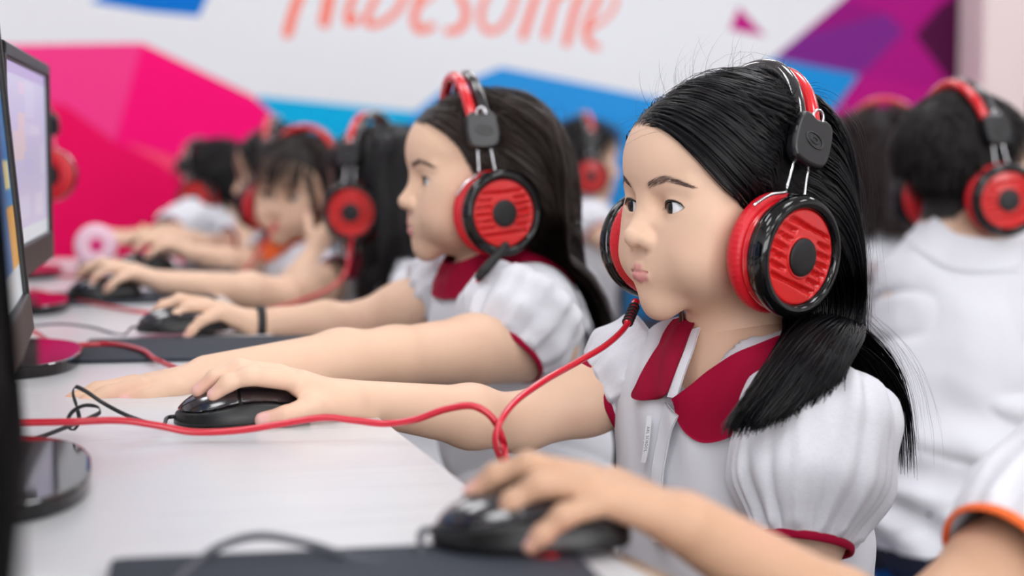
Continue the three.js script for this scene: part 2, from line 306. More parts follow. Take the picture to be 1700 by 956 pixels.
// ---------------------------------------------------------------- monitors
const glossBlack = std(0x08080a, 0.08);
const softBlack = std(0x0d0d10, 0.45);
function screenTex(seed) {
  return canvasTexture(256, 160, (g, W, H) => {
    const r = rng(seed); g.fillStyle = ['#3d8fd0', '#4b8fce', '#d2cbe8', '#c9a8dc'][seed % 4]; g.fillRect(0, 0, W, H);
    const pal = seed === 2 ? ['#ded9ee', '#c9b9e2', '#e3cfe6', '#d8d4ee', '#e6d2d8', '#cfc8ea'] : ['#e9eef6', '#f3e2a4', '#2f7fc4', '#e8c7e6', '#79c3e6', '#f0b25a', '#f7f7fb', '#b06bc8'];
    for (let i = 0; i < 14; i++) { g.fillStyle = pal[Math.floor(r() * pal.length)]; g.fillRect(8 + r() * 210, 8 + r() * 120, 14 + r() * 50, 8 + r() * 30); }
    g.fillStyle = '#dfe6ee'; g.fillRect(0, H - 14, W, 14); g.fillStyle = seed === 2 ? '#bfa6da' : '#3b77b5'; g.fillRect(0, 0, W, 10);
  });
}
const footGeo = (() => {
  const s = new THREE.Shape(), n = 64; for (let i = 0; i < n; i++) { const a = (i / n) * Math.PI * 2, e = 0.72, cx = Math.cos(a), sy = Math.sin(a); const x = Math.sign(cx) * Math.pow(Math.abs(cx), e) * 0.095, y = Math.sign(sy) * Math.pow(Math.abs(sy), e) * 0.128; if (i) s.lineTo(x, y); else s.moveTo(x, y); }
  const g = new THREE.ExtrudeGeometry(s, { depth: 0.008, bevelEnabled: true, bevelSize: 0.003, bevelThickness: 0.002, bevelSegments: 3, curveSegments: 2 }); g.rotateX(-Math.PI / 2); g.translate(-0.06, 0.002, 0); return g;
})();
function monitor(z, tilt, label, seed, w = 0.47, hgt = 0.30, low = 0.072, face = 1, x = 0, lit = 0.75, turn = 0) {
  const o = thing('monitor', label, 'monitor', V(x, DESK_Y, z), 'black computer monitors in the row'); o.rotation.y = (face > 0 ? 0 : Math.PI) + turn;
  part('foot', footGeo, glossBlack, o);
  part('neck', new RoundedBoxGeometry(0.03, 0.14, 0.07, 2, 0.008).translate(-0.075, 0.075, 0), softBlack, o);
  const head = new THREE.Group(); head.name = 'display'; head.position.set(-0.008, low, 0); head.rotation.z = tilt; o.add(head);
  const outer = new RoundedBoxGeometry(0.034, hgt, w, 3, 0.006).translate(-0.019, hgt / 2, 0); part('housing', outer, softBlack, head);
  const fr = []; const b = 0.014, ch = 0.03;
  for (const s of [-1, 1]) fr.push(new RoundedBoxGeometry(0.008, hgt, b, 2, 0.003).translate(0, hgt / 2, s * (w / 2 - b / 2)));
  fr.push(new RoundedBoxGeometry(0.008, b, w, 2, 0.003).translate(0, hgt - b / 2, 0)); fr.push(new RoundedBoxGeometry(0.009, ch, w, 2, 0.003).translate(0, ch / 2, 0));
  part('bezel', join(fr), softBlack, head);
  const scr = new THREE.PlaneGeometry(w - 2 * b, hgt - b - ch); scr.rotateY(Math.PI / 2); scr.translate(-0.0005, ch + (hgt - b - ch) / 2, 0);
  const t = screenTex(seed); part('screen', scr, std(0x101014, 0.3, { emissive: 0xffffff, emissiveMap: t, emissiveIntensity: lit }), head);
  return o;
}
const Z1 = onDesk(90, 797).z, STEP = 0.62;
const deadScreen = phys(0x050506, 0.9, { specularIntensity: 0.08 });
{ const m = monitor(Z1 + STEP - 0.11, 0.06, 'black switched-off monitor next to the bare foreground arm and its mouse', 3, 0.47, 0.3, 0.072, 1, -0.004, 0); m.traverse((q) => { if (['screen', 'bezel', 'housing'].includes(q.name)) q.material = deadScreen; }); }
monitor(Z1 + 0.012, 0.085, 'black monitor facing the girl in the maroon collar with long black hair', 1, 0.47, 0.3, 0.072, 1, -0.009, 0.75, -0.035);
monitor(Z1 - STEP, 0.0, 'black monitor facing the brown-haired girl with pale lilac screen', 2, 0.44, 0.21, 0.09, 1, 0, 0.8, -0.09);
monitor(Z1 - 2 * STEP, 0.0, 'black monitor in front of the girl whose face is turned away', 5, 0.42, 0.2, 0.09);
monitor(Z1 - 3 * STEP, 0.0, 'black monitor beside the pink round speaker', 6, 0.42, 0.2, 0.08);
// ---------------------------------------------------------------- headphones
const redGloss = phys(0xd8121f, 0.22, { clearcoat: 0.8, clearcoatRoughness: 0.1 }), redLeather = std(0xd61526, 0.42), redFace = phys(0xd51a1c, 0.3, { clearcoat: 0.4 });
const chrome = std(0xd8d9dc, 0.18, { metalness: 1 }), capBlack = std(0x141417, 0.55), greyGloss = phys(0x18181b, 0.12, { clearcoat: 1, clearcoatRoughness: 0.06 }), rubberBlack = std(0x111113, 0.6);
const cableRed = phys(0xcf1b32, 0.28, { clearcoat: 0.5 }), cableBlack = std(0x141519, 0.45), cableGrey = std(0x4a4c55, 0.5);
const mm = 0.001;
// lathe about +x: list of [x, r] in millimetres
function turned(prof, seg = 56, ripple) {
  const g = new THREE.LatheGeometry(prof.map(([x, r]) => new THREE.Vector2(Math.max(r, 0.01) * mm, x * mm)), seg); g.rotateZ(-Math.PI / 2);
  if (ripple) { const P = g.attributes.position; for (let i = 0; i < P.count; i++) { const y = P.getY(i), z = P.getZ(i), r = Math.hypot(y, z), a = Math.atan2(z, y), k = 1 + (ripple * Math.sin(a * 64)) / Math.max(r, 0.01); P.setY(i, y * k); P.setZ(i, z * k); } g.computeVertexNormals(); }
  return g;
}
const HP = {}, blockBlack = phys(0x17171a, 0.32, { clearcoat: 0.3, clearcoatRoughness: 0.25 });
HP.cushion = turned([[1, 22], [0, 27], [1, 36], [3, 42], [8, 46], [13, 46.5], [17, 44.5], [18, 40], [18, 22], [1, 22]], 192, 0.00022);
HP.pad = turned([[4, 0], [4, 24]], 24);
HP.shell = turned([[16, 40], [16.5, 42.5], [22, 43.5], [24, 42]]);
HP.body = turned([[22.5, 40], [23, 42.2], [27, 43.5], [30, 43.5], [30.5, 42]]);
HP.rim = turned([[29, 40], [29.2, 44.5], [31.5, 46.6], [36, 47.2], [40, 46], [42.5, 43], [43, 40.5], [42, 38], [39, 36.2], [36, 36]]);
HP.cap = turned([[38, 14.6], [41.6, 14.6], [42.6, 14], [43.6, 11], [44.1, 6], [44.2, 0]], 40);
HP.capring = turned([[37.5, 17], [40.6, 16.6], [40.9, 15.6], [40.6, 14.4]], 40);
HP.face = sheet((u, v) => {
  const a = u * Math.PI * 2, r = 36.8 * v, y = Math.cos(a) * r, z = Math.sin(a) * r; let x = 40.6 - (r * r) / 900;
  const w = (y + 101.2) / 7.4, f = w - Math.floor(w), mask = sstep(34.5, 32.5, r) * sstep(16.5, 18, r) * sstep(27, 26, Math.abs(y)) * (Math.abs(y) > 17 ? 1 : sstep(12, 15, Math.abs(z)));
  x -= 4 * mask * sstep(0.58, 0.64, f) * sstep(1.0, 0.9, f); x -= 2 * sstep(35.5, 36.8, r);
  return V(x * mm, y * mm, z * mm);
}, 100, 36, true);
// block that holds the wire: rounded shape with a notch on top
HP.block = (() => {
  const s = new THREE.Shape(); s.moveTo(-14, -17); s.bezierCurveTo(-6, -20.5, 6, -20.5, 13, -18); s.bezierCurveTo(18.5, -14, 17.5, 4, 16.5, 12); s.bezierCurveTo(15.5, 18, 10, 19, 6.5, 17.5); s.bezierCurveTo(3, 15.6, -2, 15.6, -5.5, 18); s.bezierCurveTo(-10, 21.5, -16.5, 18, -17, 11); s.bezierCurveTo(-18.5, 3, -19, -13, -14, -17);
  const g = new THREE.ExtrudeGeometry(s, { depth: 4, bevelEnabled: true, bevelSize: 3.6, bevelThickness: 4.5, bevelSegments: 8, curveSegments: 10 }); g.scale(0.88 * mm, 0.9 * mm, mm); g.rotateY(Math.PI / 2); g.translate(-2 * mm, 0, 0); return g;
})();
HP.emblem = (() => { const t = new THREE.TorusGeometry(6.4 * mm, 0.7 * mm, 8, 36); t.scale(1.35, 0.8, 1); t.rotateY(Math.PI / 2); t.rotateX(-0.3); const t2 = new THREE.TorusGeometry(2.6 * mm, 0.6 * mm, 8, 24); t2.scale(1.3, 0.8, 1); t2.rotateY(Math.PI / 2); t2.rotateX(-0.3); const g = join([t, t2]); g.translate(6.6 * mm, -1 * mm, 0); return g; })();
const bandAt = (deg, dz, out = 0) => { const a = (deg * Math.PI) / 180; return V((84 + out) * Math.cos(a) * mm, (45 + (107 + out) * Math.sin(a)) * mm, dz * mm); };
for (const [key, dz] of [['bandFront', 7.2], ['bandBack', -7.2]]) { const pts = []; for (let d = 27; d <= 153; d += 7) pts.push(bandAt(d, dz)); HP[key] = tube(pts, 6.3 * mm, 12, 3); }
HP.loop = tube([V(72, 98, -4.5), V(71, 108, -5), V(70.5, 112, -3), V(70.3, 113.2, 0), V(70.5, 112, 3), V(71, 108, 5), V(72, 98, 4.5)].map((v) => v.multiplyScalar(mm).add(V(0.012, 0.002, 0))), 1.1 * mm, 8, 5);
HP.wireA = tube([V(80, 76, 7), V(83, 60, 8.5), V(86, 47, 10), V(93, 43, 15), V(94, 36, 28), V(92, 24, 38)].map((v) => v.multiplyScalar(mm)), 1.35 * mm, 8, 6);
HP.wireB = tube([V(80, 76, -7), V(83, 60, -7.5), V(87, 46, -8), V(90, 41, -8)].map((v) => v.multiplyScalar(mm)), 1.35 * mm, 8, 6);
HP.hinge = new RoundedBoxGeometry(0.012, 0.009, 0.024, 3, 0.003).translate(0.092, 0.041, -0.003);
const CUP_X = 0.066;
function headphones(label, matrix, opt = {}) {
  const o = thing('headphones', label, 'headphones', null, opt.group);
  matrix.decompose(o.position, o.quaternion, o.scale);
  const red = opt.redFront ? 'bandFront' : 'bandBack', blk = opt.redFront ? 'bandBack' : 'bandFront';
  part('headband', HP[red], redGloss, o); part('headband', HP[blk], greyGloss, o);
  for (const s of [1, -1]) {
    const c = new THREE.Group(); c.name = 'ear_cup'; c.position.set(s * CUP_X, 0, 0); c.rotation.y = s > 0 ? 0.22 : Math.PI - 0.22; o.add(c);
    part('cushion', HP.cushion, redLeather, c); part('speaker_cloth', HP.pad, capBlack, c); part('shell', HP.shell, redGloss, c); part('body', HP.body, glossBlack, c); part('rim', HP.rim, glossBlack, c); part('grille', HP.face, redFace, c); part('cap_ring', HP.capring, redFace, c); part('cap', HP.cap, capBlack, c);
    const w = new THREE.Group(); w.name = 'slider'; w.rotation.y = s > 0 ? 0 : Math.PI; o.add(w);
    const b = part('slider_block', HP.block, blockBlack, w); b.position.set(0.0815, 0.090, 0); b.rotation.z = 0.2;
    const e = part('emblem', HP.emblem, blockBlack, w); e.position.copy(b.position); e.rotation.z = 0.2;
    part('wire_loop', HP.loop, chrome, w); part('wire', HP.wireA, chrome, w); part('wire', HP.wireB, chrome, w); part('hinge', HP.hinge, greyGloss, w);
  }
  return o;
}
// ---------------------------------------------------------------- mice; the front looks along -x
const mouseField = new Field().egg(V(0.008, 0.005, 0), V(0.043, 0.0235, 0.029), 0).egg(V(-0.02, 0.003, 0), V(0.033, 0.021, 0.0275), 0.02);
const mouseBase = mouseField.eval;
const cut = (d, y) => Math.max(d, 0.0015 - y);
const shellLine = (x) => 0.0145 + 0.0035 * Math.sin((x + 0.02) * 60);
const mouseLow = polygonize((x, y, z) => { let d = mouseBase(x, y, z); d += 0.0016 * sstep(-0.001, 0.0014, y - shellLine(x)); return cut(d, y); }, V(-0.06, -0.002, -0.035), V(0.06, 0.036, 0.035), 0.0018);
const mouseTop = polygonize((x, y, z) => {
  let d = mouseBase(x, y, z) - 0.0003; d = Math.max(d, shellLine(x) + 0.0009 - y);
  if (x < -0.008) d = Math.max(d, 0.0011 - Math.abs(z)); d = Math.max(d, 0.0006 - Math.abs(x + 0.006)); return d;
}, V(-0.06, 0, -0.035), V(0.06, 0.036, 0.035), 0.0016);
const wheelGeo = (() => { const l = [new THREE.CylinderGeometry(0.0075, 0.0075, 0.006, 28)]; for (let i = 0; i < 22; i++) { const a = (i / 22) * Math.PI * 2; l.push(new THREE.BoxGeometry(0.0012, 0.006, 0.0012).translate(Math.cos(a) * 0.0077, 0, Math.sin(a) * 0.0077)); } const g = join(l); g.rotateX(Math.PI / 2); g.translate(-0.03, 0.0185, 0); return g; })();
const mouseGloss = phys(0x16121a, 0.16, { clearcoat: 0.8, clearcoatRoughness: 0.12 }), mouseMatte = std(0x0b0b0d, 0.38);
function mouse(pos, turn, label, cablePts, cableMat, scale = 1, rad = 0.0016) {
  const o = thing('computer_mouse', label, 'mouse', pos, 'black computer mice on the desks'); o.rotation.y = turn; o.scale.setScalar(scale);
  part('body', mouseLow, mouseMatte, o); part('button_shell', mouseTop, mouseGloss, o); part('scroll_wheel', wheelGeo, rubberBlack, o);
  if (cablePts) {
    o.updateMatrixWorld(true); const inv = o.matrixWorld.clone().invert(), nose = V(-0.049, 0.007, 0), pts = [nose, V(-0.057, 0.0065, 0), ...cablePts.map((p) => p.clone().applyMatrix4(inv))];
    part('cable', tube(pts, rad / scale, 8, 8), cableMat || cableBlack, o);
  }
  return o;
}
const padMat = std(0x343a44, 0.85, { map: grain(256, 256, [225, 228, 235], 40, 21) });
function mousepad(a, b, c, label, h = 0.003) {   // three corners of the pad: a -> b along one side, a -> c along the other
  const u = b.clone().sub(a), w = c.clone().sub(a), m = a.clone().addScaledVector(u, 0.5).addScaledVector(w, 0.5);
  const o = thing('mouse_pad', label, 'mouse pad', m, 'dark mouse pads'); const U = u.length(), W2 = w.length(), r = 0.008;
  const s = new THREE.Shape(); s.moveTo(-U / 2 + r, -W2 / 2); s.lineTo(U / 2 - r, -W2 / 2); s.quadraticCurveTo(U / 2, -W2 / 2, U / 2, -W2 / 2 + r); s.lineTo(U / 2, W2 / 2 - r); s.quadraticCurveTo(U / 2, W2 / 2, U / 2 - r, W2 / 2); s.lineTo(-U / 2 + r, W2 / 2); s.quadraticCurveTo(-U / 2, W2 / 2, -U / 2, W2 / 2 - r); s.lineTo(-U / 2, -W2 / 2 + r); s.quadraticCurveTo(-U / 2, -W2 / 2, -U / 2 + r, -W2 / 2);
  const g = new THREE.ExtrudeGeometry(s, { depth: h - 0.001, bevelEnabled: true, bevelSize: 0.0005, bevelThickness: 0.0005, bevelSegments: 1, curveSegments: 6 }); g.rotateX(-Math.PI / 2); g.translate(0, 0.0005, 0);
  g.scale(1, 1, 1); const P = g.attributes.position, uv = g.attributes.uv; for (let i = 0; i < P.count; i++) uv.setXY(i, P.getX(i) * 6, P.getZ(i) * 6);
  part('pad', g, padMat, o); o.rotation.y = Math.atan2(-u.z, u.x);
  return o;
}
// ---------------------------------------------------------------- heads; millimetres, eyes at y = 0, ears on z = 0, face towards +z
const skinMat = phys(0xffffff, 0.5, { vertexColors: true, specularIntensity: 0.6 });
let SKIN = [0.81, 0.545, 0.39];
const LIP = [0.74, 0.30, 0.29], SCALP = [0.014, 0.012, 0.012];
const mix3 = (a, b, t) => [lerp(a[0], b[0], t), lerp(a[1], b[1], t), lerp(a[2], b[2], t)];
const EYE_C = V(28.5, 0, 59.5), EYE_R = 12;
const lidT = (u) => clamp((u + 10.8) / 24.6, 0, 1);
const lidUp = (u, open = 1) => { const t = lidT(u); return lerp(-1.6, 0.2, t) + 6.6 * open * Math.pow(4 * t * (1 - t), 0.62) * lerp(1.06, 0.86, t); };
const lidLo = (u, open = 1) => { const t = lidT(u); return lerp(-1.6, 0.2, t) - 4.1 * open * Math.pow(4 * t * (1 - t), 0.7); };
function hairlineY(x, z) {   // lowest height of the hair at that azimuth
  const a = (Math.atan2(Math.abs(x), z + 8) * 180) / Math.PI;
  const k = [[0, 59], [25, 57], [40, 49], [52, 33], [62, 6], [70, -14], [82, -26], [95, -44], [120, -72], [180, -78]];
  for (let i = 0; i + 1 < k.length; i++) if (a <= k[i + 1][0]) return lerp(k[i][1], k[i + 1][1], (a - k[i][0]) / (k[i + 1][0] - k[i][0]));
  return -78;
}
const plainHeads = new Map();
function plainHead(res) { if (!plainHeads.has(res)) plainHeads.set(res, makeHead({ res, neck: V(0, -118, -20), neckR: [37, 38] })); const h = plainHeads.get(res); return { geo: h.geo.clone(), sdf: h.sdf }; }
function makeHead(opt) {
  const { res = 1.2, open = 1, mouth = 0, neck = V(0, -150, -30), neckR = [40, 44], scalp = true, cheek = 1 } = opt;
  const F = new Field();
  F.egg(V(0, 28, -8), V(70.5, 74, 88), 0);
  F.egg(V(0, 36, 30), V(57, 46, 51.5), 16);
  F.egg(V(0, -24, 22), V(60, 61, 55), 18);
  for (const s of [-1, 1]) { F.ball(V(s * 33, -38, 47.5), 27 * cheek, 20); F.ball(V(s * 40, -8, 40), 24, 18); }
  F.egg(V(0, -50, 60.5), V(25, 22, 21), 16);
  F.ball(V(0, -76, 62), 14.5, 16);
  F.cone(V(0, -60, -14), V(neck.x, neck.y, neck.z), neckR[0], neckR[1], 18);
  F.cone(V(neck.x, neck.y, neck.z), V(neck.x, neck.y - 40, neck.z - 4), neckR[1], neckR[1] * 1.25, 18);
  // sockets and lids
  for (const s of [-1, 1]) { F.egg(V(s * 29, 3, 87), V(19, 12.5, 15), 10, true); F.egg(V(s * 18.5, 0, 82), V(8, 8, 15), 9, true); F.ball(V(s * EYE_C.x, EYE_C.y, EYE_C.z), EYE_R + 1.2, 5); F.cone(V(s * 16, 18.5, 67), V(s * 42, 17, 60), 5, 5, 10); }
  // nose
  F.cone(V(0, 7, 71), V(0, -15, 79.5), 6.6, 7, 8);
  F.cone(V(0, -13, 78.5), V(0, -22.5, 85.5), 6.5, 8.8, 6);
  for (const s of [-1, 1]) { F.ball(V(s * 10, -26, 80), 6.2, 5.5); F.egg(V(s * 5.4, -32, 85.5), V(2.7, 2.4, 4.2), 2.4, true); }
  // lips
  const lips = new Field(), ly = -50.5, lz = 2.4;
  for (const s of [-1, 1]) {
    lips.cone(V(s * 3, ly + 3.9 + mouth * 0.5, 78 + lz), V(s * 15.5, ly + 0.2, 71.5 + lz), 3.0, 1.3, 3);
    lips.cone(V(0, ly - 4 - mouth * 3, 77.2 + lz), V(s * 8.5, ly - 3.2 - mouth * 2.2, 75.3 + lz), 3.9, 3.1, 3); lips.cone(V(s * 8.5, ly - 3.2 - mouth * 2.2, 75.3 + lz), V(s * 15, ly - 0.4, 71.5 + lz), 3.1, 1.2, 3);
  }
  const lipD = lips.eval; F.fn((x, y, z) => lipD(x, y, z), 2.8);
  F.chain([V(-15.5, ly - 0.2, 74.6 + lz), V(-7, ly - mouth * 0.8, 80.4 + lz), V(0, ly - 0.4 - mouth * 0.8, 81.6 + lz), V(7, ly - mouth * 0.8, 80.4 + lz), V(15.5, ly - 0.2, 74.6 + lz)], [0.5, 0.9 + mouth, 1 + mouth * 1.4, 0.9 + mouth, 0.5], 1.4, true);
  F.cone(V(0, -37, 89.5), V(0, -43, 89.5), 2, 2.2, 4, true);
  F.cone(V(-9, -63.5, 87.5), V(9, -63.5, 87.5), 4.4, 4.4, 8, true);
  // ears
  for (const s of [-1, 1]) { F.egg(V(s * 70, -16, -6), V(6, 28, 17), 5); }
  // slits of the lids
  for (const s of [-1, 1]) F.fn((x, y, z) => { const u = x * s - EYE_C.x; if (u < -11.5 || u > 15 || z < EYE_C.z + 2.5) return 4; return Math.max(y - lidUp(u, open), lidLo(u, open) - y) * 0.8; }, 1.1, true);
  const sdf = F.eval;
  const color = (x, y, z) => {
    let c = SKIN;
    const m = Math.max(0, 1 - Math.hypot((Math.abs(x) - 40) / 22, (y + 30) / 20, (z - 55) / 30)); c = mix3(c, [0.74, 0.40, 0.30], m * 0.55);
    if (z > 66 && y < -40 && y > -68) { const l = lipD(x, y, z); c = mix3(c, LIP, sstep(1.5, 0.1, l)); }
    { const t = (Math.abs(x) - 12) / 35; if (z > 40 && t > -0.15 && t < 1.1) { const by = 16.5 + 6.5 * Math.sin(Math.min(1, Math.max(0, t) * 1.5) * Math.PI * 0.5) - 11 * Math.max(0, t - 0.5); c = mix3(c, [0.42, 0.27, 0.23], 0.5 * sstep(4.4, 1, Math.abs(y - by)) * sstep(-0.15, 0.1, t) * sstep(1.1, 0.7, t)); } }
    if (scalp) c = mix3(c, SCALP, sstep(3, 9, y - hairlineY(x, z) + 2.5 * noise3(x * 0.4, y * 0.4, z * 0.4)));
    const eu = Math.abs(x) - EYE_C.x; if (z > 60 && Math.abs(eu) < 15 && Math.abs(y) < 9) { const q = Math.min(Math.abs(y - lidUp(eu, open)), 3); if (eu > -14) c = mix3(c, [0.30, 0.16, 0.12], 0.55 * sstep(1.4, 0.2, q)); }
    return c;
  };
  const g = mergeGeometries([polygonize(sdf, V(-80, -96, 24), V(80, 84, 106), res, color), polygonize(sdf, V(-86, -185, -106), V(86, 112, 30), Math.max(3, res), color), polygonize(sdf, V(-86, 80, 24), V(86, 112, 96), Math.max(3, res), color), polygonize(sdf, V(-60, -185, 24), V(60, -90, 90), Math.max(2.4, res), color)]);
  g.scale(mm, mm, mm);
  return { geo: g, sdf };
}
const scleraMat = phys(0xe9ebee, 0.12, { clearcoat: 1, clearcoatRoughness: 0.03 }), irisMat = phys(0x080403, 0.12, { specularIntensity: 0.6 }), pupilMat = phys(0x020202, 0.1, { specularIntensity: 0.6 }), lashMat = std(0x0a0706, 0.5), browMat = std(0x5f4a43, 0.85);
const capGeo = (R, r) => { const a = Math.asin(r / R), g = new THREE.SphereGeometry(R * mm, 32, 10, 0, Math.PI * 2, 0, a); g.rotateX(Math.PI / 2); return g; };
const eyeGeo = { sclera: new THREE.SphereGeometry(EYE_R * mm, 40, 28), iris: capGeo(EYE_R + 0.12, 7), pupil: capGeo(EYE_R + 0.2, 3) };
// parts of a face that ride on the head matrix M (head axes, metres)
function faceParts(parent, M, head, opt = {}) {
  const { gazeYaw = 0, gazePitch = 0, open = 1, browTilt = 0, simple = false } = opt, inv = new THREE.Matrix4().makeTranslation(-parent.position.x, -parent.position.y, -parent.position.z), L = inv.multiply(M);
  const r = rng(77);
  for (const s of [-1, 1]) {
    const e = new THREE.Group(); e.name = 'eye';
    const m = L.clone().multiply(new THREE.Matrix4().makeTranslation(s * EYE_C.x * mm, EYE_C.y * mm, EYE_C.z * mm)).multiply(new THREE.Matrix4().makeRotationFromEuler(new THREE.Euler(-gazePitch, gazeYaw, 0, 'YXZ')));
    m.decompose(e.position, e.quaternion, e.scale); parent.add(e);
    part('sclera', eyeGeo.sclera, scleraMat, e); part('iris', eyeGeo.iris, irisMat, e); part('pupil', eyeGeo.pupil, pupilMat, e);
    const lash = []; for (let i = 0; i <= 14; i++) { const u = lerp(-10.6, 14.8, i / 14), v = u > 13.5 ? lidUp(13.5, open) - (u - 13.5) * 0.5 : lidUp(u, open), R = EYE_R + 1.35; const zz = Math.sqrt(Math.max(R * R - u * u - v * v, 4)); lash.push(V(s * (EYE_C.x + u), v - 0.1, EYE_C.z + zz)); }
    for (const p of lash) { let z = 110; for (let k = 0; k < 60; k++) { const d = head.sdf(p.x, p.y + 0.9, z); if (d < 0.05) break; z -= d * 0.8; } if (z > 55) p.z = Math.max(p.z, z - 0.25); }
    const lg = tube(lash.map((p) => p.multiplyScalar(mm)), [0.35, 0.8, 0.95, 0.9, 0.7, 0.25].map((q) => q * mm), 6, 3); lg.applyMatrix4(L); part('eyelashes', lg, lashMat, parent);
    const hairs = [];
    for (let i = 0; i < (simple ? 34 : 260); i++) {
      const t = r(), x = lerp(12, 47, t), spread = (r() - 0.5) * lerp(5.6, 2, Math.abs(t - 0.3) * 1.4), y = 16 + 6.5 * Math.sin(Math.min(1, t * 1.5) * Math.PI * 0.5) - 11 * Math.max(0, t - 0.5) + spread + browTilt * t, len = simple ? 8 : 4.8, up = lerp(0.55, -0.35, t) + (r() - 0.5) * 0.25;
      const a = [x, y], b = [x + len * Math.cos(up), y + len * Math.sin(up)], pts = [a, [(a[0] + b[0]) / 2, (a[1] + b[1]) / 2], b].map(([px, py]) => { let z = 110; for (let k = 0; k < 50; k++) { const d = head.sdf(s * px, py, z); if (d < 0.05) break; z -= d * 0.8; } return V(s * px * mm, py * mm, (z + 0.25) * mm); });
      hairs.push(tube(pts, simple ? [0.5 * mm, 0.3 * mm] : [0.11 * mm, 0.04 * mm], 3, 2));
    }
    const bg = join(hairs); bg.applyMatrix4(L); part('eyebrow', bg, browMat, parent);
  }
}
// head axes from an angle off the line to the camera (psi > 0 looks to the photograph's left), nod and tilt in degrees
function headMatrix(pos, psi, nod = 0, tilt = 0, scale = 1) {
  const a = (psi * Math.PI) / 180, z = FLAT.clone().multiplyScalar(-Math.cos(a)).addScaledVector(RIGHT, -Math.sin(a)), y = V(0, 1, 0), x = new THREE.Vector3().crossVectors(y, z).normalize();
  return basis(x, y, z, pos).multiply(new THREE.Matrix4().makeRotationFromEuler(new THREE.Euler((nod * Math.PI) / 180, 0, (tilt * Math.PI) / 180, 'XZY'))).multiply(new THREE.Matrix4().makeScale(scale, scale, scale));
}
const hpOn = (M, dx = 0, dy = -34, dz = 12, tilt = -22, s = 1, wide = 1) => M.clone().multiply(new THREE.Matrix4().makeTranslation(dx * mm, dy * mm, dz * mm)).multiply(new THREE.Matrix4().makeRotationX((tilt * Math.PI) / 180)).multiply(new THREE.Matrix4().makeScale(s * wide, s, s));
// ---------------------------------------------------------------- bodies: arms, hands, hair, clothes
const normalOf = (f, x, y, z, e = 0.0015) => { const a = f(x + e, y - e, z - e), b = f(x - e, y - e, z + e), c = f(x - e, y + e, z - e), d = f(x + e, y + e, z + e); return V(a - b - c + d, -a - b + c + d, -a + b - c + d).normalize(); };
function arm(F, sh, el, wr, k = 1) {
  const m1 = sh.clone().lerp(el, 0.5), m2 = el.clone().lerp(wr, 0.3);
  F.chain([sh, m1, el], [0.034 * k, 0.0305 * k, 0.0245 * k], 0.012); F.chain([el, m2, wr], [0.0245 * k, 0.0262 * k, 0.0165 * k], 0.012);
}
// hand joints: f forwards, u up, s towards the thumb, millimetres from the wrist
const GRIP = {
  wrist: [0, 0, 0], palm: [[[0, 0, 6], [40, 17, 13], 11, 10.5], [[0, 0, -6], [42, 15, -12], 11, 10], [[8, 2, 0], [52, 20, 0], 11, 9.5]],
  web: [[[18, 3, 12], [44, 16, 20], 8, 5.5]],
  thumb: [[10, 0, 10], [34, 1, 27], [56, -5, 33], [73, -8, 31]], index: [[54, 21, 15], [82, 25, 19], [97, 20, 18.5], [108, 11, 17.5]], middle: [[57, 23, 3], [87, 29, 5], [105, 23, 5], [118, 13, 5]], ring: [[54, 21, -9], [80, 22, -14], [94, 13, -17], [101, 2, -18]], pinky: [[47, 14, -19], [66, 8, -27], [77, -2, -30], [83, -8, -31]],
};
const FLATHAND = {
  palm: [[[0, 0, 6], [48, 1, 14], 11, 9], [[0, 0, -6], [46, 0, -14], 11, 8.5], [[8, 0, 0], [56, 1, 0], 11, 8.5]], web: [[[16, -1, 12], [44, -2, 22], 8, 5]],
  thumb: [[10, -2, 12], [36, -4, 27], [60, -6, 30], [76, -8, 27]], index: [[60, 2, 15], [88, 0, 17], [104, -4, 16], [116, -8, 15]], middle: [[63, 2, 3], [93, 2, 3], [112, -3, 2], [124, -8, 1]], ring: [[60, 1, -9], [88, 0, -12], [105, -4, -13], [116, -8, -14]], pinky: [[53, -1, -20], [72, -2, -26], [85, -5, -28], [94, -8, -29]],
};
const CUPPED = {
  palm: GRIP.palm.map((p) => p), web: GRIP.web, thumb: [[10, 0, 10], [32, -6, 26], [52, -14, 33], [68, -22, 34]],
  index: [[54, 14, 15], [80, 8, 18], [94, -4, 18], [102, -15, 17]], middle: [[57, 16, 3], [86, 8, 4], [100, -5, 4], [108, -17, 4]], ring: [[54, 14, -9], [80, 6, -12], [93, -7, -13], [100, -18, -14]], pinky: [[47, 9, -19], [67, 1, -25], [78, -9, -27], [84, -18, -28]],
};
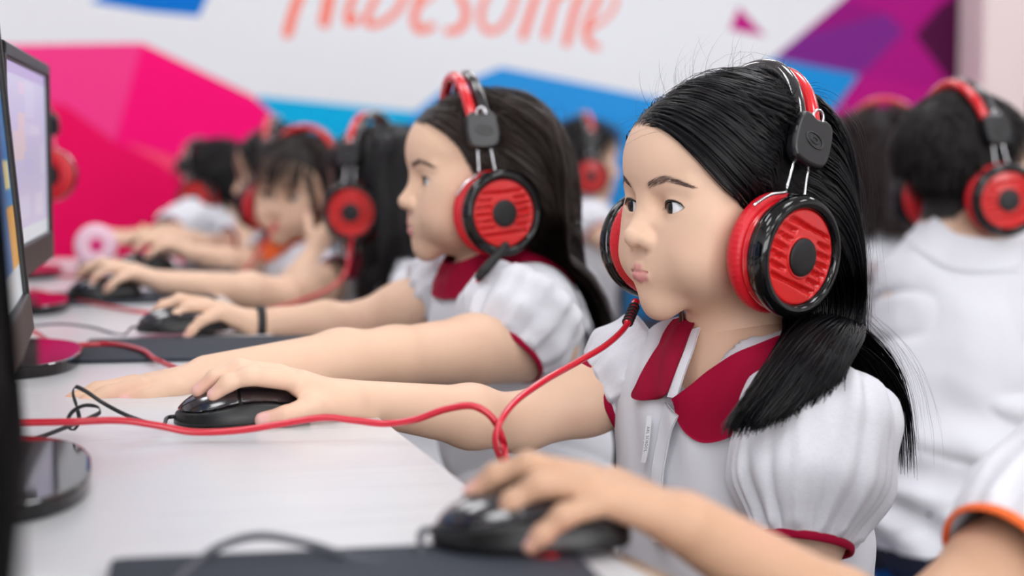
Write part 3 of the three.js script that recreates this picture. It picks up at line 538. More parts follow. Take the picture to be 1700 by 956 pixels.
function hand(F, wr, fwd, up, side, pose, k = 1) {
  const P = (a) => wr.clone().addScaledVector(fwd, a[0] * mm * k).addScaledVector(up, a[1] * mm * k).addScaledVector(side, a[2] * mm * k), nails = [];
  for (const [a, b, r1, r2] of pose.palm) F.cone(P(a), P(b), r1 * mm * k, r2 * mm * k, 0.008);
  for (const [a, b, r1, r2] of pose.web) F.cone(P(a), P(b), r1 * mm * k, r2 * mm * k, 0.01);
  const R = { thumb: [10.5, 8.6, 7.2, 6.2], index: [8.6, 7.2, 6.3, 5.4], middle: [8.8, 7.4, 6.4, 5.5], ring: [8.5, 7, 6, 5.1], pinky: [7.8, 6, 5.3, 4.6] };
  // each finger its own union so that neighbours stay apart
  for (const n of ['pinky', 'ring', 'middle', 'index', 'thumb']) {
    const ch = pose[n].map(P), own = new Field(), r = R[n].map((q) => q * mm * k); own.chain(ch, r, 0.004); const f = own.eval;
    F.fn(f, n === 'thumb' ? 0.007 : 0.0035);
    const d = ch[3].clone().sub(ch[2]).normalize(), s2 = new THREE.Vector3().crossVectors(d, side).normalize(); let upn = n === 'thumb' ? side.clone().multiplyScalar(0.75).addScaledVector(up, 0.5) : s2.dot(up) > 0 ? s2 : s2.negate(); upn = upn.addScaledVector(d, -upn.dot(d)).normalize();
    nails.push({ p: ch[3].clone().addScaledVector(upn, r[3] * 0.92).addScaledVector(d, r[3] * 0.1), r: r[3] * 0.95 });
  }
  return nails;
}
const NAIL = [0.82, 0.47, 0.42], KNUCKLE = [0.73, 0.38, 0.29];
function limbGeo(F, lo, hi, res, nails = []) {
  return polygonize(F.eval, lo, hi, res, (x, y, z) => {
    let c = SKIN; c = mix3(c, KNUCKLE, 0.25 * sstep(0.15, 0.7, fbm(x * 38, y * 38, z * 38)));
    for (const n of nails) { const d = Math.hypot(x - n.p.x, y - n.p.y, z - n.p.z); if (d < n.r * 3.5) { c = mix3(c, KNUCKLE, 0.5 * sstep(n.r * 3.5, n.r, d)); if (d < n.r * 1.3) c = mix3(c, NAIL, sstep(n.r * 1.3, n.r * 0.9, d)); } }
    return c;
  });
}
function boxOf(pts, pad) { const b = new THREE.Box3(); pts.forEach((p) => b.expandByPoint(p)); b.expandByScalar(pad); return b; }

// ---- hair: every lock is an arched ribbon that lies on what is below it
class Ribbons {
  constructor() { this.P = []; this.N = []; this.C = []; this.I = []; }
  add(pts, nors, width, col, taper = 0.25, jit = 0) {
    const n = pts.length; if (n < 3) return; const base = this.P.length / 3, t = V(0, 0, 0), b = V(0, 0, 0), nn = V(0, 0, 0);
    for (let i = 0; i < n; i++) {
      const a = pts[Math.max(i - 1, 0)], c = pts[Math.min(i + 1, n - 1)], p = pts[i], f = i / (n - 1), w = width * Math.min(1, 0.45 + f * 6) * lerp(1, taper, Math.pow(f, 2.5));
      t.subVectors(c, a).normalize(); nn.copy(nors[i]).addScaledVector(t, -nors[i].dot(t)).normalize(); b.crossVectors(t, nn); const jn = jit ? nn.clone().addScaledVector(b, jit).normalize() : nn;
      for (let k = -1; k <= 1; k++) {
        const lift = k === 0 ? w * 0.42 : 0; this.P.push(p.x + b.x * k * w + nn.x * lift, p.y + b.y * k * w + nn.y * lift, p.z + b.z * k * w + nn.z * lift);
        const m = V(jn.x + b.x * k * 0.4, jn.y + b.y * k * 0.4, jn.z + b.z * k * 0.4).normalize(); this.N.push(m.x, m.y, m.z); this.C.push(col[0], col[1], col[2]);
      }
      if (i) { const q = base + (i - 1) * 3; for (let k = 0; k < 2; k++) this.I.push(q + k, q + k + 1, q + k + 3, q + k + 1, q + k + 4, q + k + 3); }
    }
  }
  geo() { const g = new THREE.BufferGeometry(); g.setAttribute('position', new THREE.Float32BufferAttribute(this.P, 3)); g.setAttribute('normal', new THREE.Float32BufferAttribute(this.N, 3)); g.setAttribute('color', new THREE.Float32BufferAttribute(this.C, 3)); g.setIndex(this.I); return g; }
}
const hairMat = phys(0xffffff, 0.32, { vertexColors: true, specularIntensity: 0.32 });
function headCollision(F, M) {
  const S = M.getMaxScaleOnAxis(), put = (c, r, k) => { const m = M.clone().multiply(new THREE.Matrix4().makeTranslation(c[0] * mm, c[1] * mm, c[2] * mm)); F.eggM(m, V(r[0] * mm, r[1] * mm, r[2] * mm), k); };
  put([0, 28, -8], [71, 75, 89], 0); put([0, 36, 30], [57, 47, 52], 0.015); put([0, -24, 21], [60.5, 61, 53.5], 0.018); put([40, -8, 40], [25, 25, 25], 0.018); put([-40, -8, 40], [25, 25, 25], 0.018);
}
function growHair(o) {
  const { M, N, seed, coll, comb, off = [0.002, 0.012], step = 0.0125, width = 0.0008, col = [0.012, 0.011, 0.012], colVar = 0.006, stop, max = 60, start, wave = 0, inertia = 0.55, grav = 1, cup = true, rootOK, fly = 0, cupR = 45, cupX = 66.5, hp = null, kill = null } = o, hpInv = hp ? hp.clone().invert() : null;
  const r = rng(seed), inv = M.clone().invert(), R = new Ribbons(), q = V(0, 0, 0), rot = new THREE.Matrix3().setFromMatrix4(M);
  const dirW = (v) => v.applyMatrix3(rot).normalize();
  let made = 0, tries = 0;
  while (made < N && tries++ < N * 12) {
    const z = r() * 2 - 1, a = r() * Math.PI * 2, s = Math.sqrt(1 - z * z), n = V(Math.cos(a) * s, z, Math.sin(a) * s);
    const loc = V(n.x * 70.5, n.y * 74 + 28, n.z * 88 - 8);
    if (loc.y < hairlineY(loc.x, loc.z) - 1 || (rootOK && !rootOK(loc, r))) continue;
    made++;
    const isFly = r() < fly && loc.z < 15, offset = lerp(off[0], off[1], Math.pow(r(), 1.2)) + (isFly ? 0.006 + 0.012 * r() : 0), st = { r, root: loc, u: r(), fly: isFly };
    let p = loc.clone().multiplyScalar(mm).applyMatrix4(M), d = dirW((start ? start(loc, r) : n.clone()).clone().normalize());
    const pts = [p.clone()], nors = [normalOf(coll, p.x, p.y, p.z)], ph = r() * 9, wv = V(r() - 0.5, 0, r() - 0.5).normalize(); let len = 0; const lim = stop(st);
    for (let i = 0; i < max; i++) {
      q.copy(p).applyMatrix4(inv).multiplyScalar(1000);
      const c = comb(q, st, i), cw = c.clone().applyMatrix3(rot), want = V(0, -grav * (1 - Math.min(1, cw.length() * 0.6)), 0).add(cw).normalize();
      d.multiplyScalar(inertia).addScaledVector(want, 1 - inertia).normalize();
      if (wave) d.addScaledVector(wv, wave * Math.sin(i * 1.0 + ph)).normalize();
      if (isFly) d.add(V(r() - 0.5, (r() - 0.5) * 0.6, r() - 0.5).multiplyScalar(0.22)).normalize();
      let sd = coll(p.x, p.y, p.z), nn = normalOf(coll, p.x, p.y, p.z);
      if (sd < offset + 0.012) { const into = d.dot(nn); if (into < 0) d.addScaledVector(nn, -into * 0.9).normalize(); }
      p = p.clone().addScaledVector(d, step); sd = coll(p.x, p.y, p.z);
      if (sd < offset) { nn = normalOf(coll, p.x, p.y, p.z); p.addScaledVector(nn, (offset - sd) * (i < 3 ? 0.5 : 0.85)); }
      else if (sd > offset + 0.002 && sd < 0.02 && i < 30 && i > 2 && q.y > -20 && !isFly) { p.addScaledVector(nn, -(sd - offset) * 0.35); }
      if (hpInv) { q.copy(p).applyMatrix4(hpInv).multiplyScalar(1000); if (cup && Math.abs(q.x) > cupX && Math.hypot(q.y, q.z) < cupR) { q.x = Math.sign(q.x) * cupX; p.copy(q).multiplyScalar(mm).applyMatrix4(hp); } if (Math.abs(q.z) < 21 && q.y > 40) { const e = Math.hypot(q.x / 73, (q.y - 45) / 99); if (e > 1) { q.x /= e; q.y = 45 + (q.y - 45) / e; p.copy(q.multiplyScalar(mm).applyMatrix4(hp)); } } }
      pts.push(p.clone()); nors.push(sd < 0.05 ? normalOf(coll, p.x, p.y, p.z) : nors[nors.length - 1].clone());
      if (kill) { const w = kill(p, st); if (w === 2) { pts.length = 0; break; } if (w) break; } len += step; if (lim.len && len > lim.len) break; if (lim.y !== undefined && p.y < lim.y) break;
    }
    const k = (r() - 0.5) * 2 * colVar; R.add(pts, nors, isFly ? width * 0.3 : width * lerp(0.7, 1.25, r()), [Math.max(0.003, col[0] + k), Math.max(0.003, col[1] + k * 0.95), Math.max(0.003, col[2] + k * 0.95)], 0.25, (r() - 0.5) * 0.7);
  }
  return R.geo();
}

// ---- cloth
const shirtWhite = phys(0xe4e5ea, 0.8, { specularIntensity: 0.4, side: THREE.DoubleSide, map: grain(256, 256, [250, 250, 252], 10, 31) }), maroon = phys(0x9a0832, 0.75, { specularIntensity: 0.25, side: THREE.DoubleSide }), orangeCloth = std(0xf26a24, 0.7, { side: THREE.DoubleSide }), navy = std(0x23273a, 0.8), darkCloth = std(0x1b1c22, 0.85);
function bodyAxes(shL, shR) { const e = shL.clone().sub(shR); const flat = V(e.x, 0, e.z).normalize(), f = new THREE.Vector3().crossVectors(flat, V(0, 1, 0)).normalize(); return { e: e.normalize(), flat, f, mid: shL.clone().add(shR).multiplyScalar(0.5), w: shL.distanceTo(shR) }; }
function torsoField(F, A, hip, k = 1, grow = 0) {
  const up = A.mid.clone().sub(hip), L = up.length(); up.normalize(); const x = A.e.clone().addScaledVector(up, -A.e.dot(up)).normalize(), z = new THREE.Vector3().crossVectors(x, up).normalize(), g = grow;
  const put = (t, fo, r, kk) => F.eggM(basis(x, up, z, A.mid.clone().addScaledVector(up, -t * L).addScaledVector(z, fo)), V(r[0] * k + g, r[1] * k + g, r[2] * k + g), kk);
  F.cone(A.mid.clone().addScaledVector(A.e, A.w * 0.36).addScaledVector(up, -0.008), A.mid.clone().addScaledVector(A.e, -A.w * 0.36).addScaledVector(up, -0.008), 0.042 * k + g, 0.042 * k + g, 0);
  put(0.26, 0.004, [0.112, 0.13, 0.078], 0.04); put(0.62, 0.006, [0.108, 0.15, 0.084], 0.04); put(0.92, 0, [0.118, 0.12, 0.09], 0.04);
  return { up, x, z };
}
// gathered puff sleeve from the shoulder to the cuff
function sleeve(sh, cuff, R, rc, seed, refDir, gathers = 15, rTop = 0.8, amp = 1, fine = false) {
  const ax = cuff.clone().sub(sh), L = ax.length(); ax.normalize(); const u = refDir.clone().addScaledVector(ax, -refDir.dot(ax)).normalize(), w = new THREE.Vector3().crossVectors(ax, u);
  const rad = (t, a) => {
    let r = lerp(R * rTop, R, sstep(0, 0.35, t)); r = lerp(r, rc, Math.pow(sstep(0.6, 1, t), 1.3)); if (t < 0.16) r *= Math.sqrt(Math.max(0.02, 1 - Math.pow((0.16 - t) / 0.16, 2)));
    const cx = Math.cos(a) * 2.2, cy = Math.sin(a) * 2.2, n = fbm(cx + seed, cy, t * 1.4), ga = Math.sin(a * gathers + 2.4 * noise3(cx * 1.3, cy * 1.3, seed + t * 0.8)), ga2 = Math.sin(a * Math.round(gathers * 1.9) + 3 * noise3(cx * 2, cy * 2, seed + 9));
    r += 0.007 * n * sstep(0.05, 0.3, t) * sstep(1, 0.8, t);
    r += amp * (0.0026 * (ga + 0.75) + 0.0010 * (ga2 + 0.6)) * (sstep(0.45, 0.92, t) * sstep(1.02, 0.97, t) + 0.75 * sstep(0.5, 0.1, t) * sstep(0, 0.1, t) + 0.35) * sstep(1.0, 0.95, t);
    return r;
  };
  const at3 = (t, a, extra = 0) => { const r = rad(t, a) + extra; return sh.clone().addScaledVector(ax, t * L).addScaledVector(u, Math.cos(a) * r).addScaledVector(w, Math.sin(a) * r); };
  const g = sheet((p, q) => at3(q, -p * Math.PI * 2), fine ? 170 : 84, fine ? 44 : 24, true);
  const band = sheet((p, q) => { const a = -p * Math.PI * 2, b = q * Math.PI * 2, c = sh.clone().addScaledVector(ax, L + 0.0005 + 0.0034 * Math.sin(b)), r = rc + 0.0012 + 0.0016 * Math.cos(b) + 0.0006 * Math.sin(a * 3 + seed); return c.addScaledVector(u, Math.cos(a) * r).addScaledVector(w, Math.sin(a) * r); }, 96, 12, true);
  return { g, band };
}
// walks from the camera side along a sight line until it meets the field: where a seen seam lies on the cloth
function meet(sdf, px, py, off, d0 = 0.6, d1 = 3) { const a = at(px, py, d0), dir = at(px, py, d1).sub(a).normalize(); let t = 0; for (let i = 0; i < 160; i++) { const d = sdf(a.x + dir.x * t, a.y + dir.y * t, a.z + dir.z * t) - off; if (d < 0.0003) break; t += d * 0.7; if (t > 3) break; } return a.addScaledVector(dir, t); }
// flap between two seams, with thickness
function flap(inner, outer, sdf, lift, thick = 0.0016) {
  const ci = new THREE.CatmullRomCurve3(inner), co = new THREE.CatmullRomCurve3(outer), nu = 36, nv = 14;
  const pt = (u, v, o) => { const a = ci.getPoint(u), b = co.getPoint(u), p = a.lerp(b, v); for (let i = 0; i < 4; i++) { const d = sdf(p.x, p.y, p.z) - lift(u, v) - o, n = normalOf(sdf, p.x, p.y, p.z, 0.003); p.addScaledVector(n, -d * 0.8); } return p; };
  const top = [], bot = []; for (let i = 0; i <= nu; i++) for (let j = 0; j <= nv; j++) { top.push(pt(i / nu, j / nv, thick)); bot.push(pt(i / nu, j / nv, 0)); }
  const P = [], I = [], n = nv + 1; for (const p of top.concat(bot)) P.push(p.x, p.y, p.z); const off = top.length;
  for (let i = 0; i < nu; i++) for (let j = 0; j < nv; j++) { const a = i * n + j, b = a + n; I.push(a, b, a + 1, b, b + 1, a + 1, off + a, off + a + 1, off + b, off + b, off + a + 1, off + b + 1); }
  const rim = []; for (let i = 0; i <= nu; i++) rim.push(i * n + nv); for (let j = nv - 1; j >= 0; j--) rim.push(nu * n + j); for (let i = nu - 1; i >= 0; i--) rim.push(i * n); for (let j = 1; j <= nv; j++) rim.push(j);
  for (let k = 0; k + 1 < rim.length; k++) { const a = rim[k], b = rim[k + 1]; I.push(a, off + a, b, b, off + a, off + b); }
  const g = new THREE.BufferGeometry(); g.setAttribute('position', new THREE.Float32BufferAttribute(P, 3)); g.setIndex(I); const h = g.toNonIndexed(); h.computeVertexNormals();
  g.computeVertexNormals(); return g;
}

// ---- seated lower body and stool
const stoolBlue = std(0x0d56a8, 0.4), shoeDark = std(0x22242a, 0.6);
function seated(me, A, hip, pants, who) {
  const LW = new Field(), kn = hip.clone().addScaledVector(A.f, 0.25);
  for (const s of [-1, 1]) { const h = hip.clone().addScaledVector(A.flat, s * 0.055).add(V(0, -0.02, 0)), q = kn.clone().addScaledVector(A.flat, s * 0.07), ft = V(q.x, 0.062, q.z).addScaledVector(A.f, -0.04); LW.chain([h, q, ft], [0.07, 0.05, 0.034], 0.03); }
  LW.ball(hip.clone().add(V(0, -0.01, 0)), 0.1, 0.03); const b = boxOf([hip, kn, V(kn.x, 0.1, kn.z)], 0.16); b.min.y = 0.05; worldPart('trousers', polygonize(LW.eval, b.min, b.max, 0.012), pants, me);
  for (const s of [-1, 1]) { const ft = V(kn.x, 0.034, kn.z).addScaledVector(A.flat, s * 0.07).addScaledVector(A.f, -0.04); worldPart('shoe', tube([ft.clone().addScaledVector(A.f, -0.03), ft, ft.clone().addScaledVector(A.f, 0.06), ft.clone().addScaledVector(A.f, 0.1)], [0.026, 0.034, 0.032, 0.02], 12, 4), shoeDark, me); }
  const top = hip.y - 0.1, st = thing('stool', 'blue topped stool under ' + who, 'stool', V(hip.x, 0, hip.z), 'blue stools along the desks');
  part('seat', new THREE.CylinderGeometry(0.16, 0.15, 0.03, 32).translate(0, top - 0.016, 0), stoolBlue, st);
  for (let i = 0; i < 4; i++) { const a = (i / 4) * Math.PI * 2 + 0.6; part('leg', tube([V(Math.cos(a) * 0.11, top - 0.03, Math.sin(a) * 0.11), V(Math.cos(a) * 0.15, 0.012, Math.sin(a) * 0.15)], 0.011, 8, 2), legMat, st); }
}
function partIn(o, name, geo, mat) { o.updateMatrixWorld(true); geo.applyMatrix4(o.matrixWorld.clone().invert()); return part(name, geo, mat, o); }
// ---------------------------------------------------------------- the girl in front, long black hair
let G1;
{
  const HC = at(1203, 338, 1.38), M = headMatrix(HC, 62, 1, 0), inv = M.clone().invert();
  const shL = at(1385, 672, 1.31), shR = at(1085, 610, 1.5), A = bodyAxes(shL, shR), hip = at(1262, 1240, 1.46), nb = A.mid.clone().add(V(0, 0.028, 0)).addScaledVector(A.f, 0.004);
  const me = thing('person', 'girl with long straight black hair and maroon collar wearing glossy red headphones', 'person', V(hip.x, 0, hip.z));
  const nl = nb.clone().applyMatrix4(inv).multiplyScalar(1000);
  const head = makeHead({ res: 1.15, neck: nl, neckR: [37, 40] });
  const hg = head.geo; hg.applyMatrix4(M);
  // skin: chest, arms, right hand on the mouse
  const S = new Field(); const T3 = torsoField(S, A, hip, 1, 0); S.cone(nb, A.mid, 0.042, 0.05, 0.03);
  const chest = polygonize(S.eval, A.mid.clone().add(V(-0.14, -0.1, -0.14)), A.mid.clone().add(V(0.14, 0.05, 0.14)), 0.004, () => SKIN);
  const elR = at(862, 702, 1.455), wrR = at(578, 664, 1.335), elL = at(1322, 1010, 1.26), wrL = at(1120, 1100, 1.33);
  const HF = new Field(); arm(HF, at(1080, 628, 1.495), elR, wrR, 0.96); const fwd = V(-1, 0, 0.03).normalize(), side = V(-fwd.z, 0, fwd.x).negate(); if (side.z < 0) side.negate();
  const nails = hand(HF, wrR, fwd, V(0, 1, 0), side, GRIP, 0.98), hb = boxOf([shR, elR, wrR, wrR.clone().addScaledVector(fwd, 0.12)], 0.045);
  const armR = limbGeo(HF, hb.min, hb.max, 0.0019, nails);
  const LF = new Field(); arm(LF, shL.clone().lerp(elL, 0.15), elL, wrL, 0.9); hand(LF, wrL, V(-1, -0.1, 0.1).normalize(), V(0, 1, 0), V(0, 0, -1), CUPPED, 0.98); const lb = boxOf([shL, elL, wrL, wrL.clone().add(V(-0.12, 0, 0))], 0.05), armL = limbGeo(LF, lb.min, lb.max, 0.004);
  worldPart('body', mergeGeometries([hg, chest, armR, armL]), skinMat, me);
  faceParts(me, M, head, { gazeYaw: -0.3, gazePitch: -0.02 });
  // shirt
  const SF = new Field(); torsoField(SF, A, hip, 1, 0.009);
  const notch = at(1128, 655, 1.33), sB = SF.eval;
  const fold = (x, y, z) => { const h = y * 9, q = x * 6 + z * 6; return 0.003 * Math.pow(1 - Math.abs(noise3(x * 8 + 3, y * 11 + (x + z) * 9, z * 8)), 5) + 0.0055 * fbm(q * 1.6, h * 0.5, z * 9) + 0.0016 * Math.sin((x * 0.5 + z) * 120 + y * 45 + 5 * noise3(x * 14, y * 9, z * 14)) * sstep(-0.3, 0.4, noise3(x * 11 + 4, y * 7, z * 11)) + 0.0022 * Math.sin((x - z) * 55 + 3 * noise3(x * 9, y * 6, z * 9)) * sstep(A.mid.y - 0.06, A.mid.y - 0.2, y); };
  const open = new Field().cone(nb.clone().add(V(0, 0.03, 0)), nb.clone().add(V(0, -0.012, 0)), 0.056, 0.05, 0).cone(nb.clone().addScaledVector(A.f, 0.03).add(V(0, 0.02, 0)), notch, 0.046, 0.006, 0.01).eval;
  const shirtSdf = (x, y, z) => Math.max(sB(x, y, z) + fold(x, y, z), -open(x, y, z));
  const closed = (x, y, z) => sB(x, y, z) + fold(x, y, z);
  const bb = boxOf([shL, shR, hip, A.mid], 0.16), shirt = polygonize(shirtSdf, V(bb.min.x, hip.y - 0.04, bb.min.z), bb.max, 0.0036); shirt.deleteAttribute('normal'); shirt.computeVertexNormals();
  worldPart('shirt', shirt, shirtWhite, me);
  const sl = sleeve(shL.clone().addScaledVector(A.e, -0.014).add(V(0, 0.026, 0)), at(1335, 903, 1.275), 0.060, 0.0345, 3, V(0, 0, 1), 12, 0.8, 1, true), sr = sleeve(at(1112, 606, 1.485), at(1002, 661, 1.485), 0.050, 0.037, 8, V(0, 1, 0), 13, 1.0, 1, true);
  for (const s of [sl, sr]) { worldPart('sleeve', s.g, shirtWhite, me); worldPart('sleeve_trim', s.band, maroon, me); }
  // collar flaps laid on the shirt
  const on = (l, off = 0.004) => l.map(([x, y]) => meet(closed, x, y, off));
  const lift = (u, v) => 0.003 + 0.006 * Math.pow(1 - v, 2);
  const cl = flap(on([[1335, 560], [1275, 575], [1218, 598], [1180, 622], [1152, 643], [1134, 656], [1123, 664]]), on([[1350, 640], [1292, 668], [1244, 702], [1200, 730], [1162, 734], [1134, 714], [1121, 688]]), closed, lift);
  const cr = flap(on([[1166, 528], [1153, 552], [1137, 592], [1124, 630], [1119, 645], [1116, 652], [1113, 657]]), on([[1118, 530], [1100, 556], [1078, 596], [1056, 638], [1048, 656], [1058, 664], [1086, 663]]), closed, lift);
  worldPart('neck_band', flap(on([[1166, 548], [1152, 590], [1136, 634], [1128, 662]]), on([[1152, 552], [1137, 592], [1122, 634], [1114, 660]]), closed, () => 0.0065), shirtWhite, me);
  worldPart('collar', cl, maroon, me); worldPart('collar', cr, maroon, me);
  const pk = flap(on([[1103, 668], [1092, 720], [1083, 770], [1079, 830], [1080, 900]]), on([[1128, 690], [1113, 730], [1104, 775], [1101, 830], [1103, 900]]), closed, (u, v) => 0.0022 + 0.0025 * v);
  worldPart('placket', pk, shirtWhite, me);
  const tapeTex = canvasTexture(64, 512, (g, W, H) => { g.fillStyle = '#e9ebf0'; g.fillRect(0, 0, W, H); g.translate(W / 2, H / 2); g.rotate(Math.PI / 2); g.fillStyle = '#7f858c'; g.font = 'bold 46px sans-serif'; g.textAlign = 'center'; g.textBaseline = 'middle'; g.fillText('ARL SCHOOL', 0, 0); });
  const ta = on([[1074, 690], [1071, 716], [1068, 742], [1063, 768]], 0.0035), tb = on([[1083, 690], [1080, 716], [1077, 742], [1072, 768]], 0.0035), ca = new THREE.CatmullRomCurve3(ta), cb = new THREE.CatmullRomCurve3(tb);
  worldPart('name_tape', sheet((u, v) => ca.getPoint(1 - v).lerp(cb.getPoint(1 - v), u), 3, 14), std(0xffffff, 0.8, { map: tapeTex, side: THREE.DoubleSide }), me);
  // hair
  const CF = new Field(); headCollision(CF, M); CF.cone(nb, HC, 0.04, 0.05, 0.02); CF.fn((x, y, z) => sB(x, y, z) - 0.001, 0.01);
  const sleeveBall = shL.clone().add(V(0, -0.03, 0)); CF.cone(shL.clone().addScaledVector(A.e, -0.014).add(V(0, -0.022, 0)), at(1335, 860, 1.275), 0.066, 0.067, 0.02);
  const coll = CF.eval, yFront = at(1230, 685, 1.3).y, yBack = at(1470, 742, 1.38).y;
  const comb = (q, st) => {
    const left = st.root.x > -22 ? 1 : -1, low = sstep(-5, -60, q.y);
    if (st.goal && q.y < -50) { const w = sstep(-50, -88, q.y); return st.goal.clone().sub(q).normalize().multiplyScalar(1.7 * w).add(V(0, -1.7 * (1 - w), 0)); }
    if (low >= 1) return V(0, 0, -0.05);
    const top = sstep(45, 90, q.y), fr = sstep(10, 55, q.z); const v = V(left * lerp(0.05, 0.75, top), lerp(-0.85, -0.25, top), lerp(-0.8, lerp(-0.55, -0.42, fr), top));
    if (q.y < 30 && q.z > 18) v.z -= 0.7 * sstep(18, 40, q.z) * sstep(30, 5, q.y);
    if (q.z < -20) v.z *= sstep(-70, -20, q.z); return v.multiplyScalar(1.4 * (1 - low));
  };
  const slv = new Field().cone(shL.clone().addScaledVector(A.e, -0.014).add(V(0, 0.0, 0)), at(1335, 903, 1.275), 0.052, 0.062, 0).eval;
  const HPM = hpOn(M), hair = growHair({ M, hp: HPM, N: 8000, seed: 5, coll, comb, off: [0.0015, 0.0085], width: 0.00074, fly: 0.03, col: [0.0058, 0.0055, 0.0066], colVar: 0.0032,
    start: (l) => V(l.x > -22 ? 0.8 : -0.8, 0.4, -0.1), kill: (p, st) => { if (p.y < shL.y + 0.02 && !st.goal && slv(p.x, p.y, p.z) < 0.004) return 1; const q = p.clone().applyMatrix4(inv); return q.z > 0.05 && q.y < 0.022 && q.y > -0.1 ? 2 : 0; },
    stop: (st) => {
      const front = st.root.z > -55 && st.root.x > -15 ? st.u < 0.9 : false, k = st.r();
      if (st.fly) return { len: 0.12 + 0.25 * st.r(), y: yBack };
      if (front) { const g = at(lerp(1214, 1400, k) + 14 * (st.r() - 0.5), lerp(698, 612, k * k) + 16 * (st.r() - 0.5), lerp(1.245, 1.262, k)); st.goal = g.clone().applyMatrix4(inv).multiplyScalar(1000).add(V(6 * (st.r() - 0.5), 0, 0)); return { y: g.y }; }
      return { y: yBack + (st.r() - 0.4) * 0.03 + (st.r() < 0.25 ? 0.05 * st.r() : 0) };
    } });
  // loose wisps over the forehead
  const wisps = growHair({ M, N: 46, seed: 61, coll, comb: (q) => V(0.25, -0.95, q.y > 45 ? 0.9 : -0.05).multiplyScalar(1.4), off: [0.0006, 0.003], width: 0.00013, col: [0.01, 0.008, 0.008], colVar: 0.002, inertia: 0.75, rootOK: (l) => l.z > 50 && l.x > -45 && l.x < 40, start: () => V(0, 0.2, 1), stop: (st) => ({ len: 0.025 + 0.035 * st.r() }) });
  const loose = growHair({ M, N: 60, seed: 23, coll, hp: HPM, comb: () => V(0.35, 0.05, -0.2), grav: 0.3, off: [0.004, 0.02], width: 0.00011, col: [0.008, 0.007, 0.007], colVar: 0.002, inertia: 0.86, step: 0.008, rootOK: (l) => l.y > 62 && l.z > -40 && l.z < 72, start: (l, r) => V(r() - 0.5, 0.55 + 0.5 * r(), r() - 0.35), stop: (st) => ({ len: 0.015 + 0.03 * st.r() }) });
  worldPart('hair', mergeGeometries([hair, wisps, loose]), hairMat, me);
  seated(me, A, hip, navy, 'the girl with long straight black hair');
  const phones = headphones('glossy red and black headphones on the girl with long straight black hair', HPM, { redFront: false });
  G1 = { me, M, A, HPM, phones, wr: wrR, fwd, closed };
}
